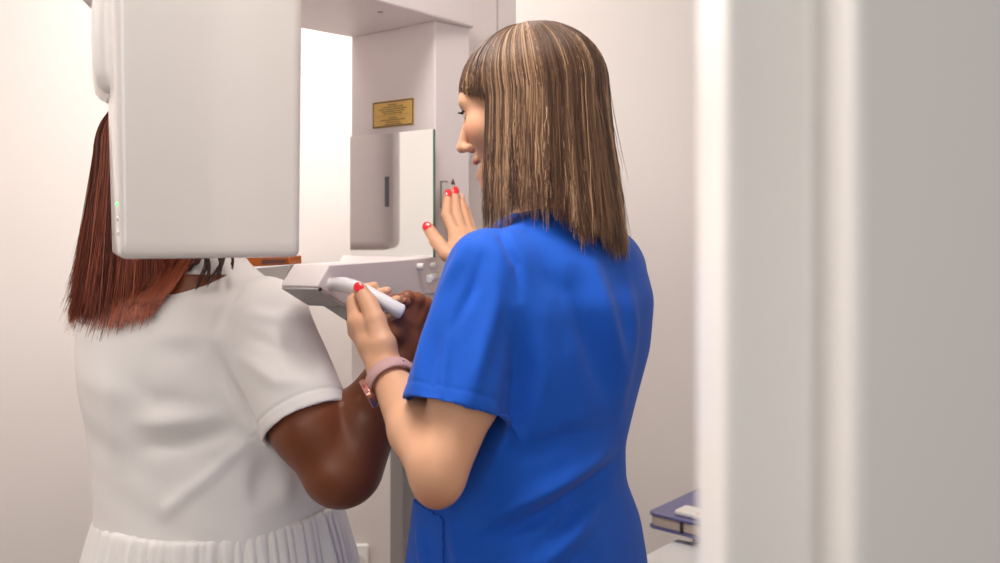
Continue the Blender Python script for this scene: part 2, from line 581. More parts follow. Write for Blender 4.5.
# ledge panel with chamfered end, handles and knobs
QL, QR = np.array([-0.2490, 1.500]), np.array([-0.1215, 1.882])
pd = nrm(QR - QL); pn = np.array([pd[1], -pd[0]])      # along the panel, and out of its face


def on_panel(px, py, off=0.0):
    """point of the panel's face that stands behind photo position"""
    k = (px - CX) / F
    t = (k * QL[1] - QL[0]) / (pd[0] - k * pd[1])
    q = QL + t * pd
    p = P(px, py, q[1])
    return np.array([p[0] + off * pn[0], p[1] + off * pn[1], p[2]])


out = [(330, 264.5), (340, 264), (388, 260.6), (440, 257.5), (440, 292), (400, 298), (349, 306), (343, 303.5), (318, 287), (319, 283)]
bm = bmesh.new()
poly_extrude(bm, [on_panel(x, y) for x, y in out], (-0.062 * pn[0], -0.062 * pn[1], 0))
bm_obj('support_panel', bm, M['casing'], xr, bevel=0.003)
# ledge carrying the mirror
bm = bmesh.new()
prism(bm, [(-.2465, 1.512), (-.1235, 1.876), pt(0, 0), pt(0.2375, -0.03)], CZ - 0.10, CZ - 0.0515)
bm_obj('ledge', bm, M['casing'], xr, bevel=0.002)
# grey lower faces and gusset, chin-rest arm
bk = np.array([-0.060 * pn[0], -0.060 * pn[1], 0]); fo = np.array([0.0, -0.0015, -0.0015])
e0, e1 = on_panel(318.5, 286.5) + fo, on_panel(343.5, 303.5) + fo
bm = bmesh.new(); poly_extrude(bm, [e0, e1, e1 + bk, e0 + bk], (0, -.002, -.003))
bm_obj('panel_underside', bm, M['grey'], xr, bevel=0.0006)
g0 = on_panel(346, 303)
bm = bmesh.new()
poly_extrude(bm, [P(314, 300, g0[1] + .03), P(356, 301, g0[1] + .012), P(356, 324, g0[1] + .012), P(346, 321, g0[1] + .014)], (0.012, 0.05, 0))
bm_obj('gusset', bm, M['grey'], xr, bevel=0.001)
for x, y, Y in ((320, 289.5, on_panel(320, 289)[1] - .003), (347, 319.5, g0[1] + .012)):
    bm = bmesh.new(); q = P(x, y, Y); tube(bm, [q + np.array([0, .004, 0]), q + np.array([0.001, -0.004, 0])], 0.0026, 12)
    bm_obj('panel_bolt', bm, M['dark'], xr)
bm = bmesh.new()
g = [P(240, 270, 1.70), P(291, 264.8, 1.62), P(282.5, 284, 1.62), P(240, 290, 1.70)]
poly_extrude(bm, g, (0.01, 0.06, 0))
bm_obj('chin_rest_bracket', bm, M['grey'], xr, bevel=0.002)
bm = bmesh.new()
q0, q1 = P(240, 263, 1.72), P(289, 262, 1.66)
poly_extrude(bm, [P(240, 258, 1.72), P(289.5, 256, 1.66), P(290, 264.5, 1.66), P(240, 267.5, 1.72)], (0.01, 0.05, 0))
cr_ = bm_obj('chin_rest', bm, M['amber'], xr, bevel=0.002)
cr_['label'] = 'amber plastic chin rest'
bm = bmesh.new()
poly_extrude(bm, [P(262, 259.5, 1.691), P(286, 259.5, 1.662), P(286, 263, 1.662), P(262, 264, 1.691)], (0.0, -0.003, 0))
bm_obj('chin_rest_slot', bm, M['amberd'], cr_)
# knobs on the panel
for x, y, r in ((418, 266.5, 0.0062), (431, 265.5, 0.0066)):
    bm = bmesh.new(); q = on_panel(x, y)
    n3 = np.array([pn[0], pn[1], 0])
    tube(bm, [q - n3 * 0.002, q + n3 * 0.012], r, 18)
    bm_obj('knob', bm, M['button'], xr, bevel=0.0012)
bm = bmesh.new(); q = on_panel(437, 276); tube(bm, [q, q + np.array([-0.012, -0.05, -0.004]), ], [0.0085, 0.0085], 18)
bm_obj('peg', bm, M['handle'], xr, bevel=0.003)
# curved grab handle
hp = [on_panel(329, 285, -0.01), P(334, 284.5, 1.487), P(346, 285, 1.468), P(362, 290.5, 1.458), P(382, 301, 1.452), P(396, 309, 1.450), P(403, 312.5, 1.452)]
HPATH = smooth_path(hp, 8)
bm = bmesh.new()
rad = [0.0085 + 0.0025 * min(1, i / 14) for i in range(len(HPATH))]
rad[-1] = 0.006; rad[-2] = 0.0088; rad[-3] = 0.0102
tube(bm, HPATH, rad, 20)
bm_obj('grab_handle', bm, M['handle'], xr, smooth=True)

# tube head: smooth glossy housing nearest the lens
HA = np.array([-0.437, 1.130]); HB = np.array([-0.244, 1.214])
hw = nrm(HB - HA); hn = np.array([hw[1], -hw[0]]); W = float(np.linalg.norm(HB - HA)); HD = 0.215
ZBOT = CZ - 0.0292 * 1.13


def head_loft(name, rows, m, parent, n=8):
    """rows (z, w0, w1, n0, n1, rl, rr, rb)"""
    bm = bmesh.new(); rings = []
    for z, w0, w1, n0, n1, rl, r_r, rb in rows:
        ol = round_outline([(w0, n0), (w1, n0), (w1, n1), (w0, n1)], [rl, r_r, rb, rb], n)
        rings.append([bm.verts.new((*(HA + w * hw - d * hn), z)) for w, d in ol])
    k = len(rings[0])
    for a, b in zip(rings, rings[1:]):
        for i in range(k): bm.faces.new((a[i], a[(i + 1) % k], b[(i + 1) % k], b[i]))
    bm.faces.new(rings[0][::-1]); bm.faces.new(rings[-1])
    o = bm_obj(name, bm, m, parent, smooth=True)
    return o


ztop = ZB - 0.045
rows = []
for i, (dz, ins) in enumerate(((0, 0.006), (0.0012, 0.003), (0.004, 0.0008), (0.008, 0))):
    rows.append((ZBOT + dz, .007 + ins, W + .002 - ins, ins, HD - ins, 0.006, 0.010, 0.012))
for t in np.linspace(0.05, 1, 14):
    z = ZBOT + t * (ztop - ZBOT)
    rows.append((z, .007 - 0.010 * t, W + .002 + 0.005 * t, 0.0, HD, 0.008 + 0.006 * t, 0.011 + 0.004 * t, 0.02))
th = head_loft('tube_head', rows, M['shell'], xr)
th['label'] = 'glossy white tube head housing'
# rear shell visible past the left edge
rows = []
zs0 = CZ + 0.126 * 1.35
for dz, w in ((0, 0.002), (0.004, -0.007), (0.012, -0.013), (0.03, -0.0165), (0.08, -0.018), (0.16, -0.017), (ztop - zs0, -0.012)):
    rows.append((zs0 + dz, w, 0.10, 0.13, HD + 0.035, 0.02, 0.02, 0.02))
head_loft('tube_head_shell', rows, M['shell'], xr)
for py, mm in ((204, 'green'), (219, 'led'), (233, 'led')):
    bm = bmesh.new()
    z = CZ - (py - HY) / F * 1.14
    q = HA + (.0065 - .010 * (z - ZBOT) / (ztop - ZBOT)) * hw - 0.013 * hn
    p0 = np.array([q[0], q[1], z])
    ellipsoid(bm, p0, np.eye(3), (0.0014, 0.0026, 0.0028), 12, 8)
    bm_obj('status_light', bm, M[mm], th, smooth=True)
# rotating arm and detector head on the far side of the patient
bm = bmesh.new()
prism(bm, round_outline([(-0.60, 1.30), (-0.34, 1.36), (-0.43, 1.66), (-0.50, 2.06), (-0.76, 2.04), (-0.66, 1.62)], 0.05), ZB - 0.046, ZB - 0.0005)
bm_obj('rotating_arm', bm, M['casing'], xr, bevel=0.006)
bm = bmesh.new()
prism(bm, round_outline([(-0.745, 1.915), (-0.50, 1.935), (-0.50, 2.09), (-0.745, 2.07)], 0.045), CZ - 0.045, ZB - 0.046)
bm_obj('detector_head', bm, M['casing'], xr, bevel=0.02)


# ================================================================ BODIES
def head_field(fl, c, fw, pitch, scale=1.0):
    """skull, face, ears; returns the frame"""
    f0 = nrm([fw[0], fw[1], 0]); z = np.array([0, 0, 1.0])
    Fh = math.cos(pitch) * f0 - math.sin(pitch) * z; Uh = math.cos(pitch) * z + math.sin(pitch) * f0
    Lh = np.cross(Uh, Fh)
    A = np.array([Fh, Lh, Uh]); c = np.array(c)
    q = lambda f, l, u: c + scale * (f * Fh + l * Lh + u * Uh)
    r = lambda *a: tuple(scale * x for x in a)
    fl.ell(q(-.014, 0, .008), r(.097, .075, .083), A, .01)
    fl.ell(q(.030, 0, -.048), r(.064, .057, .080), A, .02)
    fl.ell(q(.046, 0, .022), r(.050, .058, .050), A, .02)
    for s in (-1, 1):
        fl.cone(q(.005, s * .052, -.045), q(.072, s * .014, -.108), .020 * scale, .015 * scale, .02)
        fl.ell(q(.066, s * .038, -.032), r(.026, .024, .026), A, .02)
        fl.cone(q(.080, s * .040, .010), q(.0885, s * .012, .013), .0075 * scale, .0075 * scale, .02)
        fl.ell(q(.0965, s * .031, -.006), r(.012, .015, .010), A, .008, 'sub')
        fl.ell(q(.0775, s * .031, -.006), r(.0136, .0150, .0130), A, .003)
        fl.ell(q(.103, s * .0105, -.0485), r(.0088, .0066, .0066), A, .004)
        fl.ell(q(-.004, s * .074, -.012), r(.017, .008, .030), A, .006)
    fl.cone(q(.091, 0, .002), q(.1130, 0, -.040), .0062 * scale, .0082 * scale, .008)
    fl.ell(q(.1155, 0, -.0445), r(.0088, .0086, .0078), A, .004)
    fl.ell(q(.082, 0, -.110), r(.019, .021, .017), A, .014)
    fl.ell(q(.074, 0, -.082), r(.020, .026, .020), A, .02)
    fl.cone(q(.090, -.020, -.071), q(.0975, 0, -.0695), .0050 * scale, .0056 * scale, .009)
    fl.cone(q(.090, .020, -.071), q(.0975, 0, -.0695), .0050 * scale, .0056 * scale, .009)
    fl.cone(q(.087, -.018, -.090), q(.0955, 0, -.0915), .0052 * scale, .0062 * scale, .009)
    fl.cone(q(.087, .018, -.090), q(.0955, 0, -.0915), .0052 * scale, .0062 * scale, .009)
    for s in (-1, 1):
        fl.cone(q(.086, s * .027, -.0745), q(.104, 0, -.0805), .0030 * scale, .0058 * scale, .003, 'sub')
    return q, A


def axis(lo, hi, step):
    return np.arange(lo, hi + step * 0.5, step)


def body_color(V, base, spots):
    c = np.tile(np.array(lin(*base)[:3]), (len(V), 1))
    n = np.sin(V[:, 0] * 61 + 3) * np.sin(V[:, 1] * 53) * np.sin(V[:, 2] * 47 + 1)
    c *= (1 + 0.05 * n)[:, None]
    for p, r, rgb, soft in spots:
        d = np.linalg.norm(V - np.array(p), axis=1)
        w = np.clip((r - d) / (r * soft) + 0.0, 0, 1)[:, None]
        c = c * (1 - w) + np.array(lin(*rgb)[:3]) * w
    return c


# ---- nurse: joint positions
NF = nrm([-0.78, 0.62, 0]); NR = np.array([0.62, 0.78, 0.0])          # facing, her right
NYAW = math.atan2(NR[1], NR[0])
nL = P(487, 274, 1.305); nR = np.array([0.165, 1.55, 1.335])
nEl = P(440, 470, 1.225); nWl = P(386, 371, 1.385)
nEr = np.array([0.10, 1.755, 1.19]); nWr = P(478, 264, 1.785)
NH = np.array([0.042, 1.42, 1.580])

# left hand (px, py, distance) and radii
def PP(l): return [P(*t) for t in l]


LH_ = {
    'index': (PP([(357, 322, 1.430), (353.5, 303, 1.448), (359, 290, 1.474), (374, 286.5, 1.478)]), (.0125, .0108, .0088, .0076)),
    'middle': (PP([(357, 331, 1.443), (353, 312, 1.470), (368, 298, 1.483), (387, 291, 1.472)]), (.0102, .0090, .0082, .0072)),
    'ring': (PP([(363, 339, 1.455), (361, 321, 1.484), (379, 308, 1.487), (397, 299.5, 1.471)]), (.0100, .0086, .0078, .0069)),
    'pinky': (PP([(371, 346, 1.462), (371, 331, 1.484), (386, 319, 1.484), (399, 313, 1.472)]), (.0092, .0076, .0070, .0062)),
    'thumb': (PP([(383, 345, 1.392), (376, 321, 1.408), (369, 304, 1.426), (360, 289, 1.4375)]), (.0170, .0145, .0130, .0102)),
}
RH_ = {
    'index': (PP([(456, 236, 1.845), (446.5, 215, 1.875), (447.5, 195, 1.903)]), (.0118, .0106, .0086)),
    'middle': (PP([(462, 234, 1.855), (456, 212, 1.890), (454.5, 192, 1.915)]), (.0116, .0104, .0084)),
    'ring': (PP([(469, 235, 1.865), (464, 216, 1.905), (461, 199, 1.925)]), (.0112, .0100, .0082)),
    'pinky': (PP([(475, 239, 1.870), (470, 224, 1.910), (466, 209, 1.930)]), (.0100, .0088, .0072)),
    'thumb': (PP([(462, 261, 1.790), (447, 254, 1.800), (436.5, 241, 1.818), (427.5, 227, 1.832)]), (.0160, .0140, .0128, .0104)),
}

print('nurse body')
fl = Field(axis(-0.30, 0.32, 0.0023), axis(1.08, 2.0, 0.0025), np.concatenate([axis(-0.02, 0.98, 0.008), axis(0.985, 1.72, 0.0022)]))
hq, HA3 = head_field(fl, NH, (-math.cos(math.radians(17)), math.sin(math.radians(17))), math.radians(14))
neck0 = np.array([0.075, 1.425, 1.385])
fl.cone(hq(-.028, 0, -.06), neck0, .048, .056, .03)
# torso (under the clothes), hips, legs
rows = [(1.40, .08, 1.425, .07, .06), (1.36, .075, 1.42, .145, .075), (1.25, .065, 1.415, .15, .095), (1.10, .045, 1.42, .125, .095),
        (0.98, .04, 1.42, .14, .10), (0.86, .045, 1.42, .155, .11), (0.78, .045, 1.42, .14, .10)]
fl.loft(rows, NYAW, .03)
for s in (-1, 1):
    hip = np.array([.045, 1.42, .84]) + s * .075 * NR; ank = np.array([.045, 1.42, .09]) + s * .085 * NR
    kn = (hip + ank) / 2 + NF * .015
    fl.chain([hip, kn, ank], (.078, .052, .036), .02)
    fl.cone(ank + [0, 0, -.045], ank + NF * .13 + [0, 0, -.055], .034, .030, .02)
# arms
fl.chain([nL, nL * .4 + nEl * .6 + np.array([0.010, 0.0, 0]), nEl], (.036, .044, .034), .02)
fm = nEl * .62 + nWl * .38
fl.chain([nEl + np.array([-.006, .004, .010]), fm, nWl], (.0370, .0372, .0235), .012)
fl.ell(nEl + np.array([-.004, -.002, -.024]), (.020, .020, .020), None, .03)
fl.chain([nR, nEr, nWr], (.046, .036, .023), .02)


def hand(fl, H, wrist, wr, palm_k=.012, rp=.0115):
    mc = [H[k][0][0] for k in ('index', 'middle', 'ring', 'pinky')]
    for p in mc: fl.cone(wrist, p, wr * .72, rp, palm_k)
    for a, b in zip(mc, mc[1:]): fl.cone(a, b, rp, rp, .006)
    for a, b in zip(mc, mc[1:]):
        fl.cone(a * .55 + wrist * .45, b * .55 + wrist * .45, rp * 1.1, rp * 1.1, .008)
    th = H['thumb']
    fl.cone(wrist, th[0][0], wr * .75, th[1][0], palm_k)
    fl.cone(th[0][0], mc[0] * .6 + wrist * .4, th[1][0], rp, palm_k)
    fl.cone(th[0][1] * .8 + th[0][0] * .2, mc[0], th[1][1] * .8, rp * .95, palm_k)
    for k in H: fl.chain(H[k][0], H[k][1], .0035)


hand(fl, LH_, nWl, .0245)
hand(fl, RH_, nWr, .0235)
V, Q = fl.mesh(); V = relax(V, Q, 2, .5)
lipc = (182, 70, 70)
spots = [(hq(.100, 0, -.069), .0085, lipc, .4), (hq(.094, .014, -.070), .0085, lipc, .4), (hq(.094, -.014, -.070), .0085, lipc, .4),
         (hq(.097, 0, -.093), .0085, lipc, .4), (hq(.090, .012, -.092), .0085, lipc, .4), (hq(.090, -.012, -.092), .0085, lipc, .4),
         (hq(.080, .045, -.035), .026, (226, 150, 118), 1.0), (hq(.094, .031, .004), .010, (176, 122, 104), 1.0),
         (hq(.0865, .044, -.030), .0040, (110, 62, 44), .6), (hq(.090, .034, -.046), .0026, (130, 78, 56), .6)]
for p, Y in (((398, 412), 1.32), ((410, 436), 1.27), ((404, 395), 1.35), ((425, 455), 1.2), ((393, 428), 1.30)):
    spots.append((P(p[0], p[1], Y - .03), .0042, (150, 96, 66), .6))
for px_, py_, r_ in ((393, 338, .007), (394, 345, .006), (393, 352, .006)):
    spots.append((P(px_, py_, 1.40), r_ * 2.2, (170, 138, 124), 1.0))
spots.append((nEl + np.array([-.004, -.02, -.035]), .030, (206, 140, 112), 1.0))
nurse = thing('person', 'woman in blue scrubs with streaked brown hair, pressing a button and gripping the handle', 'person', (0.045, 1.42, 0))
mesh_np('body', V, Q, M['skin1'], nurse, True, body_color(V, (219, 166, 132), spots))
del fl

# eyes, lashes, brow, teeth
for s in (-1, 1):
    bm = bmesh.new(); ellipsoid(bm, hq(.0785, s * .031, -.0065), HA3, (.0140, .0128, .0085), 24, 16)
    eo = bm_obj('eyeball', bm, M['eye'], nurse, smooth=True)
    bm = bmesh.new(); ellipsoid(bm, hq(.0885, s * .0305, -.0075), HA3, (.0045, .0056, .0056), 16, 10)
    bm_obj('iris', bm, M['iris'], eo, smooth=True)
    bm = bmesh.new()
    for k in range(17):
        t = -1 + 2 * k / 16
        b0 = hq(.0925 - .006 * t * t - .004 * max(0, t), s * (.031 + .013 * t), .0005 - .003 * t * t)
        tip = b0 + .0085 * (HA3[0] * 0.9 + HA3[1] * s * .30 * t + HA3[2] * (-.10 + .0 * t))
        mid_ = (b0 + tip) / 2 - HA3[2] * .0012
        tube(bm, [b0, mid_, tip], [.0007, .0006, .0003], 5)
    tube(bm, [hq(.0925 - .006 * t * t - .004 * max(0, t), s * (.031 + .013 * t), .0005 - .003 * t * t) for t in np.linspace(-1, 1, 9)], .0010, 6)
    bm_obj('eyelashes', bm, M['lash'], nurse, smooth=True)
    bm = bmesh.new()
    tube(bm, smooth_path([hq(.0965, s * .014, .014), hq(.0925, s * .030, .018), hq(.0795, s * .046, .015)], 5), [.0022] * 10 + [.001], 8)
    bm_obj('eyebrow', bm, M['brow'], nurse, smooth=True)
bm = bmesh.new()
for i in range(-4, 5):
    l = i * .0048
    ellipsoid(bm, hq(.0960 - 22 * l * l, l, -.0790), HA3, (.003, .0026, .0046), 10, 8)
bm_obj('teeth', bm, M['tooth'], nurse, smooth=True)


def nail(H, name, normal, m, parent, ln=.0072, wd=.0060, back=.0015):
    pts, rad = H[name]; d = nrm(pts[-1] - pts[-2]); n = np.array(normal, float); n = nrm(n - d * (n @ d)); s = np.cross(d, n)
    c = pts[-1] + d * back + n * (rad[-1] * .86)
    bm = bmesh.new(); ellipsoid(bm, c, (d, s, n), (ln, wd, .0026), 18, 10)
    bm_obj('fingernail', bm, m, parent, smooth=True)


nail(LH_, 'thumb', (-.1, -.95, .3), M['nail'], nurse, .0088, .0076, -.001)
nail(LH_, 'index', (.0, 1, -.1), M['nail'], nurse, .0058, .0050, -.0025)
nail(LH_, 'middle', (.0, 1, -.1), M['nail'], nurse, .0058, .0050, -.0025)
nail(LH_, 'ring', (.0, 1, -.1), M['nail'], nurse, .0058, .0050, -.0025)
nail(LH_, 'pinky', (.0, 1, -.1), M['nail'], nurse, .0058, .0050, -.0025)
nail(RH_, 'thumb', (-.1, -1, .25), M['nail'], nurse, .0092, .0082, -.002)
nail(RH_, 'index', (.3, -1, .2), M['nail'], nurse, .0100, .0070, -.001)
nail(RH_, 'middle', (.45, -1, .2), M['nail'], nurse, .0100, .0070, -.001)
nail(RH_, 'ring', (.6, -1, .2), M['nailp'], nurse, .0070, .0054)
nail(RH_, 'pinky', (.6, -1, .2), M['nailp'], nurse, .006, .0048)

# ---- scrub top
print('scrub top')
fl = Field(axis(-0.24, 0.36, 0.003), axis(1.08, 1.85, 0.003), axis(0.66, 1.47, 0.003))
TZ = lambda y: CZ - (y - HY) / F * 1.42
rows = [(TZ(640), .036, 1.43, .192, .160), (TZ(565), .041, 1.42, .183, .152), (TZ(520), .040, 1.415, .172, .143), (TZ(480), .032, 1.41, .152, .134),
        (TZ(442), .036, 1.405, .143, .130), (TZ(400), .048, 1.41, .155, .130), (TZ(350), .064, 1.42, .172, .130), (TZ(300), .074, 1.42, .177, .122),
        (TZ(262), .078, 1.425, .165, .102), (TZ(238), .080, 1.43, .135, .080), (TZ(216), .082, 1.435, .090, .065), (TZ(206), .082, 1.435, .062, .050)]
fl.loft(rows, NYAW, .02)
cuff = P(455, 411, 1.255); adir = nrm(nEl - nL)
adir = nrm(adir + np.array([0.0, 0.0, 0.0]))
sh_top = nL + np.array([.003, .004, .004])


def sleeve(fl, a, b, ra, rb, wall, k):
    """sleeve from a to b, cut square at b and hollow near the cuff"""
    a, b = np.array(a), np.array(b); ba = b - a; L = ba @ ba; n = nrm(ba); Lh = math.sqrt(L)
    m = max(ra, rb) + .06

    def outer(X, Y, Z):
        x, y, z = X - a[0], Y - a[1], Z - a[2]
        t = np.clip((x * ba[0] + y * ba[1] + z * ba[2]) / L, 0, 1.3)
        d = np.sqrt((x - t * ba[0]) ** 2 + (y - t * ba[1]) ** 2 + (z - t * ba[2]) ** 2) - (ra + (rb - ra) * t)
        return np.maximum(d, x * n[0] + y * n[1] + z * n[2] - Lh)

    def inner(X, Y, Z):
        x, y, z = X - a[0], Y - a[1], Z - a[2]
        s_ = x * n[0] + y * n[1] + z * n[2]
        t = s_ / Lh
        r = np.sqrt(np.maximum(0, x * x + y * y + z * z - s_ * s_)) - (ra + (rb - ra) * t - wall)
        return np.maximum(r, (Lh - .07) - s_)
    lo, hi = np.minimum(a, b) - m, np.maximum(a, b) + m
    fl.add(outer, lo, hi, k)
    fl.add(inner, lo, hi, .003, 'sub')


sleeve(fl, sh_top, cuff, .056, .069, .006, .035)
# right sleeve (behind the body)
sleeve(fl, nR + np.array([-.005, -.01, .0]), nR * .35 + nEr * .65, .056, .066, .006, .035)
# neck opening
fl.cone(neck0 + np.array([-.012, .01, -.03]), neck0 + np.array([-.02, .01, .12]), .058, .072, .006, 'sub')
V, Q = fl.mesh(); V = relax(V, Q, 3, .5); N = vnormals(V, Q)
facing = np.clip(-N[:, 1] * 1.6 + .25, 0, 1)
cre = [
    ([(470, 515), (520, 488), (575, 462), (622, 446)], 7, .0055), ([(470, 530), (530, 505), (590, 478), (626, 462)], 6, -.0045),
    ([(500, 455), (560, 430), (622, 425)], 9, -.003), ([(505, 560), (560, 528), (600, 505)], 9, .004), ([(520, 548), (575, 500), (615, 482)], 6, -.004),
    ([(515, 300), (520, 360), (512, 410), (500, 450)], 9, -.007), ([(536, 300), (540, 370), (530, 430)], 11, .003),
    ([(585, 235), (600, 300), (618, 370), (622, 430)], 8, .005), ([(570, 260), (585, 330), (604, 400)], 8, -.004),
    ([(628, 270), (632, 330), (626, 400)], 7, .004),
    ([(470, 232), (462, 260), (440, 300)], 5, .0035), ([(485, 245), (474, 285), (450, 330)], 5, -.003), ([(500, 240), (495, 300), (478, 360), (470, 400)], 7, .004),
    ([(448, 280), (432, 330), (420, 380)], 6, .0035), ([(440, 300), (438, 350), (436, 395)], 6, -.003), ([(462, 300), (458, 350), (452, 400)], 7, -.0025),
    ([(505, 230), (530, 222), (560, 232)], 5, .003), ([(530, 250), (560, 290), (572, 350)], 10, -.003), ([(478, 222), (500, 230), (516, 262), (520, 300)], 4, -.0035),
    ([(420, 520), (426, 545), (430, 575)], 4, .003), ([(450, 500), (462, 540), (465, 575)], 7, .004),
]
V = folds(V, N, cre, 1.33, facing)
# stitched hem ring just above the cuff
s_ = (V - sh_top) @ nrm(cuff - sh_top); Lc = np.linalg.norm(cuff - sh_top)
rad_ = np.linalg.norm(V - sh_top - s_[:, None] * nrm(cuff - sh_top), axis=1)
near = (rad_ < .085) & (s_ > Lc - .06)
V -= N * (np.where(near, .0009 * np.exp(-((s_ - (Lc - .019)) / .0022) ** 2), 0))[:, None]
top = mesh_np('scrub_top', V, Q, M['scrub'], nurse)
# patch pocket on the front hem: a second layer of cloth 2.5 mm out from the top
Nn = vnormals(V, Q); fc = V[Q].mean(1)
px_ = fc[:, 0] / fc[:, 1] * F + CX; py_ = HY - (fc[:, 2] - CZ) / fc[:, 1] * F
nn = Nn[Q].mean(1)
edge_y = 496 + (px_ - 408) * 23 / 36
selp = (px_ > 380) & (px_ < 444) & (py_ > edge_y) & (fc[:, 1] < 1.44) & (nn[:, 0] < .3) & (fc[:, 2] > .8) & (nn[:, 1] < .75)
qs = Q[selp]
if len(qs) > 20:
    uq, inv = np.unique(qs, return_inverse=True)
    V1 = V[uq] + Nn[uq] * .0028; n1 = len(uq); qi = inv.reshape(qs.shape)
    po = mesh_np('pocket', V1, qi, M['scrub'], top)
    md = po.modifiers.new('thick', 'SOLIDIFY'); md.thickness = .0026; md.offset = -1
del fl

# ---- nurse trousers and shoes
print('trousers')


def trousers(fl, c, NR_, NF_, zt, w, d, yaw, leg_r, spread, zb=.10):
    fl.loft([(zt - .28, c[0], c[1], w, d), (zt - .12, c[0], c[1], w * 1.02, d * 1.02), (zt, c[0], c[1], w * .96, d * .95)], yaw, .03)
    for s in (-1, 1):
        hip = np.array([c[0], c[1], zt - .22]) + s * w * .48 * NR_; ank = np.array([c[0], c[1], zb]) + s * spread * NR_
        fl.chain([hip, (hip + ank) / 2 + NF_ * .012, ank], leg_r, .03)


def shoes(c, NR_, NF_, spread, parent, m):
    for s in (-1, 1):
        a = np.array([c[0], c[1], 0]) + s * spread * NR_
        f2 = Field(axis(a[0] - .22, a[0] + .22, .006), axis(a[1] - .22, a[1] + .22, .006), axis(-.02, .16, .005))
        f2.cone(a + [0, 0, .045] - NF_ * .03, a + NF_ * .12 + [0, 0, .038], .046, .043, .01)
        f2.cone(a + [0, 0, .05], a + [0, 0, .105], .046, .043, .02)
        lo = np.array([a[0] - .25, a[1] - .25, -.05]); hi = np.array([a[0] + .25, a[1] + .25, .02])
        f2.add(lambda X, Y, Z: Z + 0 * X + 0 * Y, lo, hi, .004, 'sub')
        V_, Q_ = f2.mesh(); V_[:, 2] = np.maximum(V_[:, 2], 0.0)
        mesh_np('shoe', V_, Q_, m, parent)


fl = Field(axis(-0.25, 0.35, 0.007), axis(1.12, 1.72, 0.007), axis(0.05, 1.02, 0.007))
trousers(fl, (.045, 1.42), NR, NF, .98, .160, .118, NYAW, (.092, .075, .062), .09)
V, Q = fl.mesh(); mesh_np('trousers', V, Q, M['scrub'], nurse)
shoes((.045, 1.42), NR, NF, .09, nurse, M['shoe'])


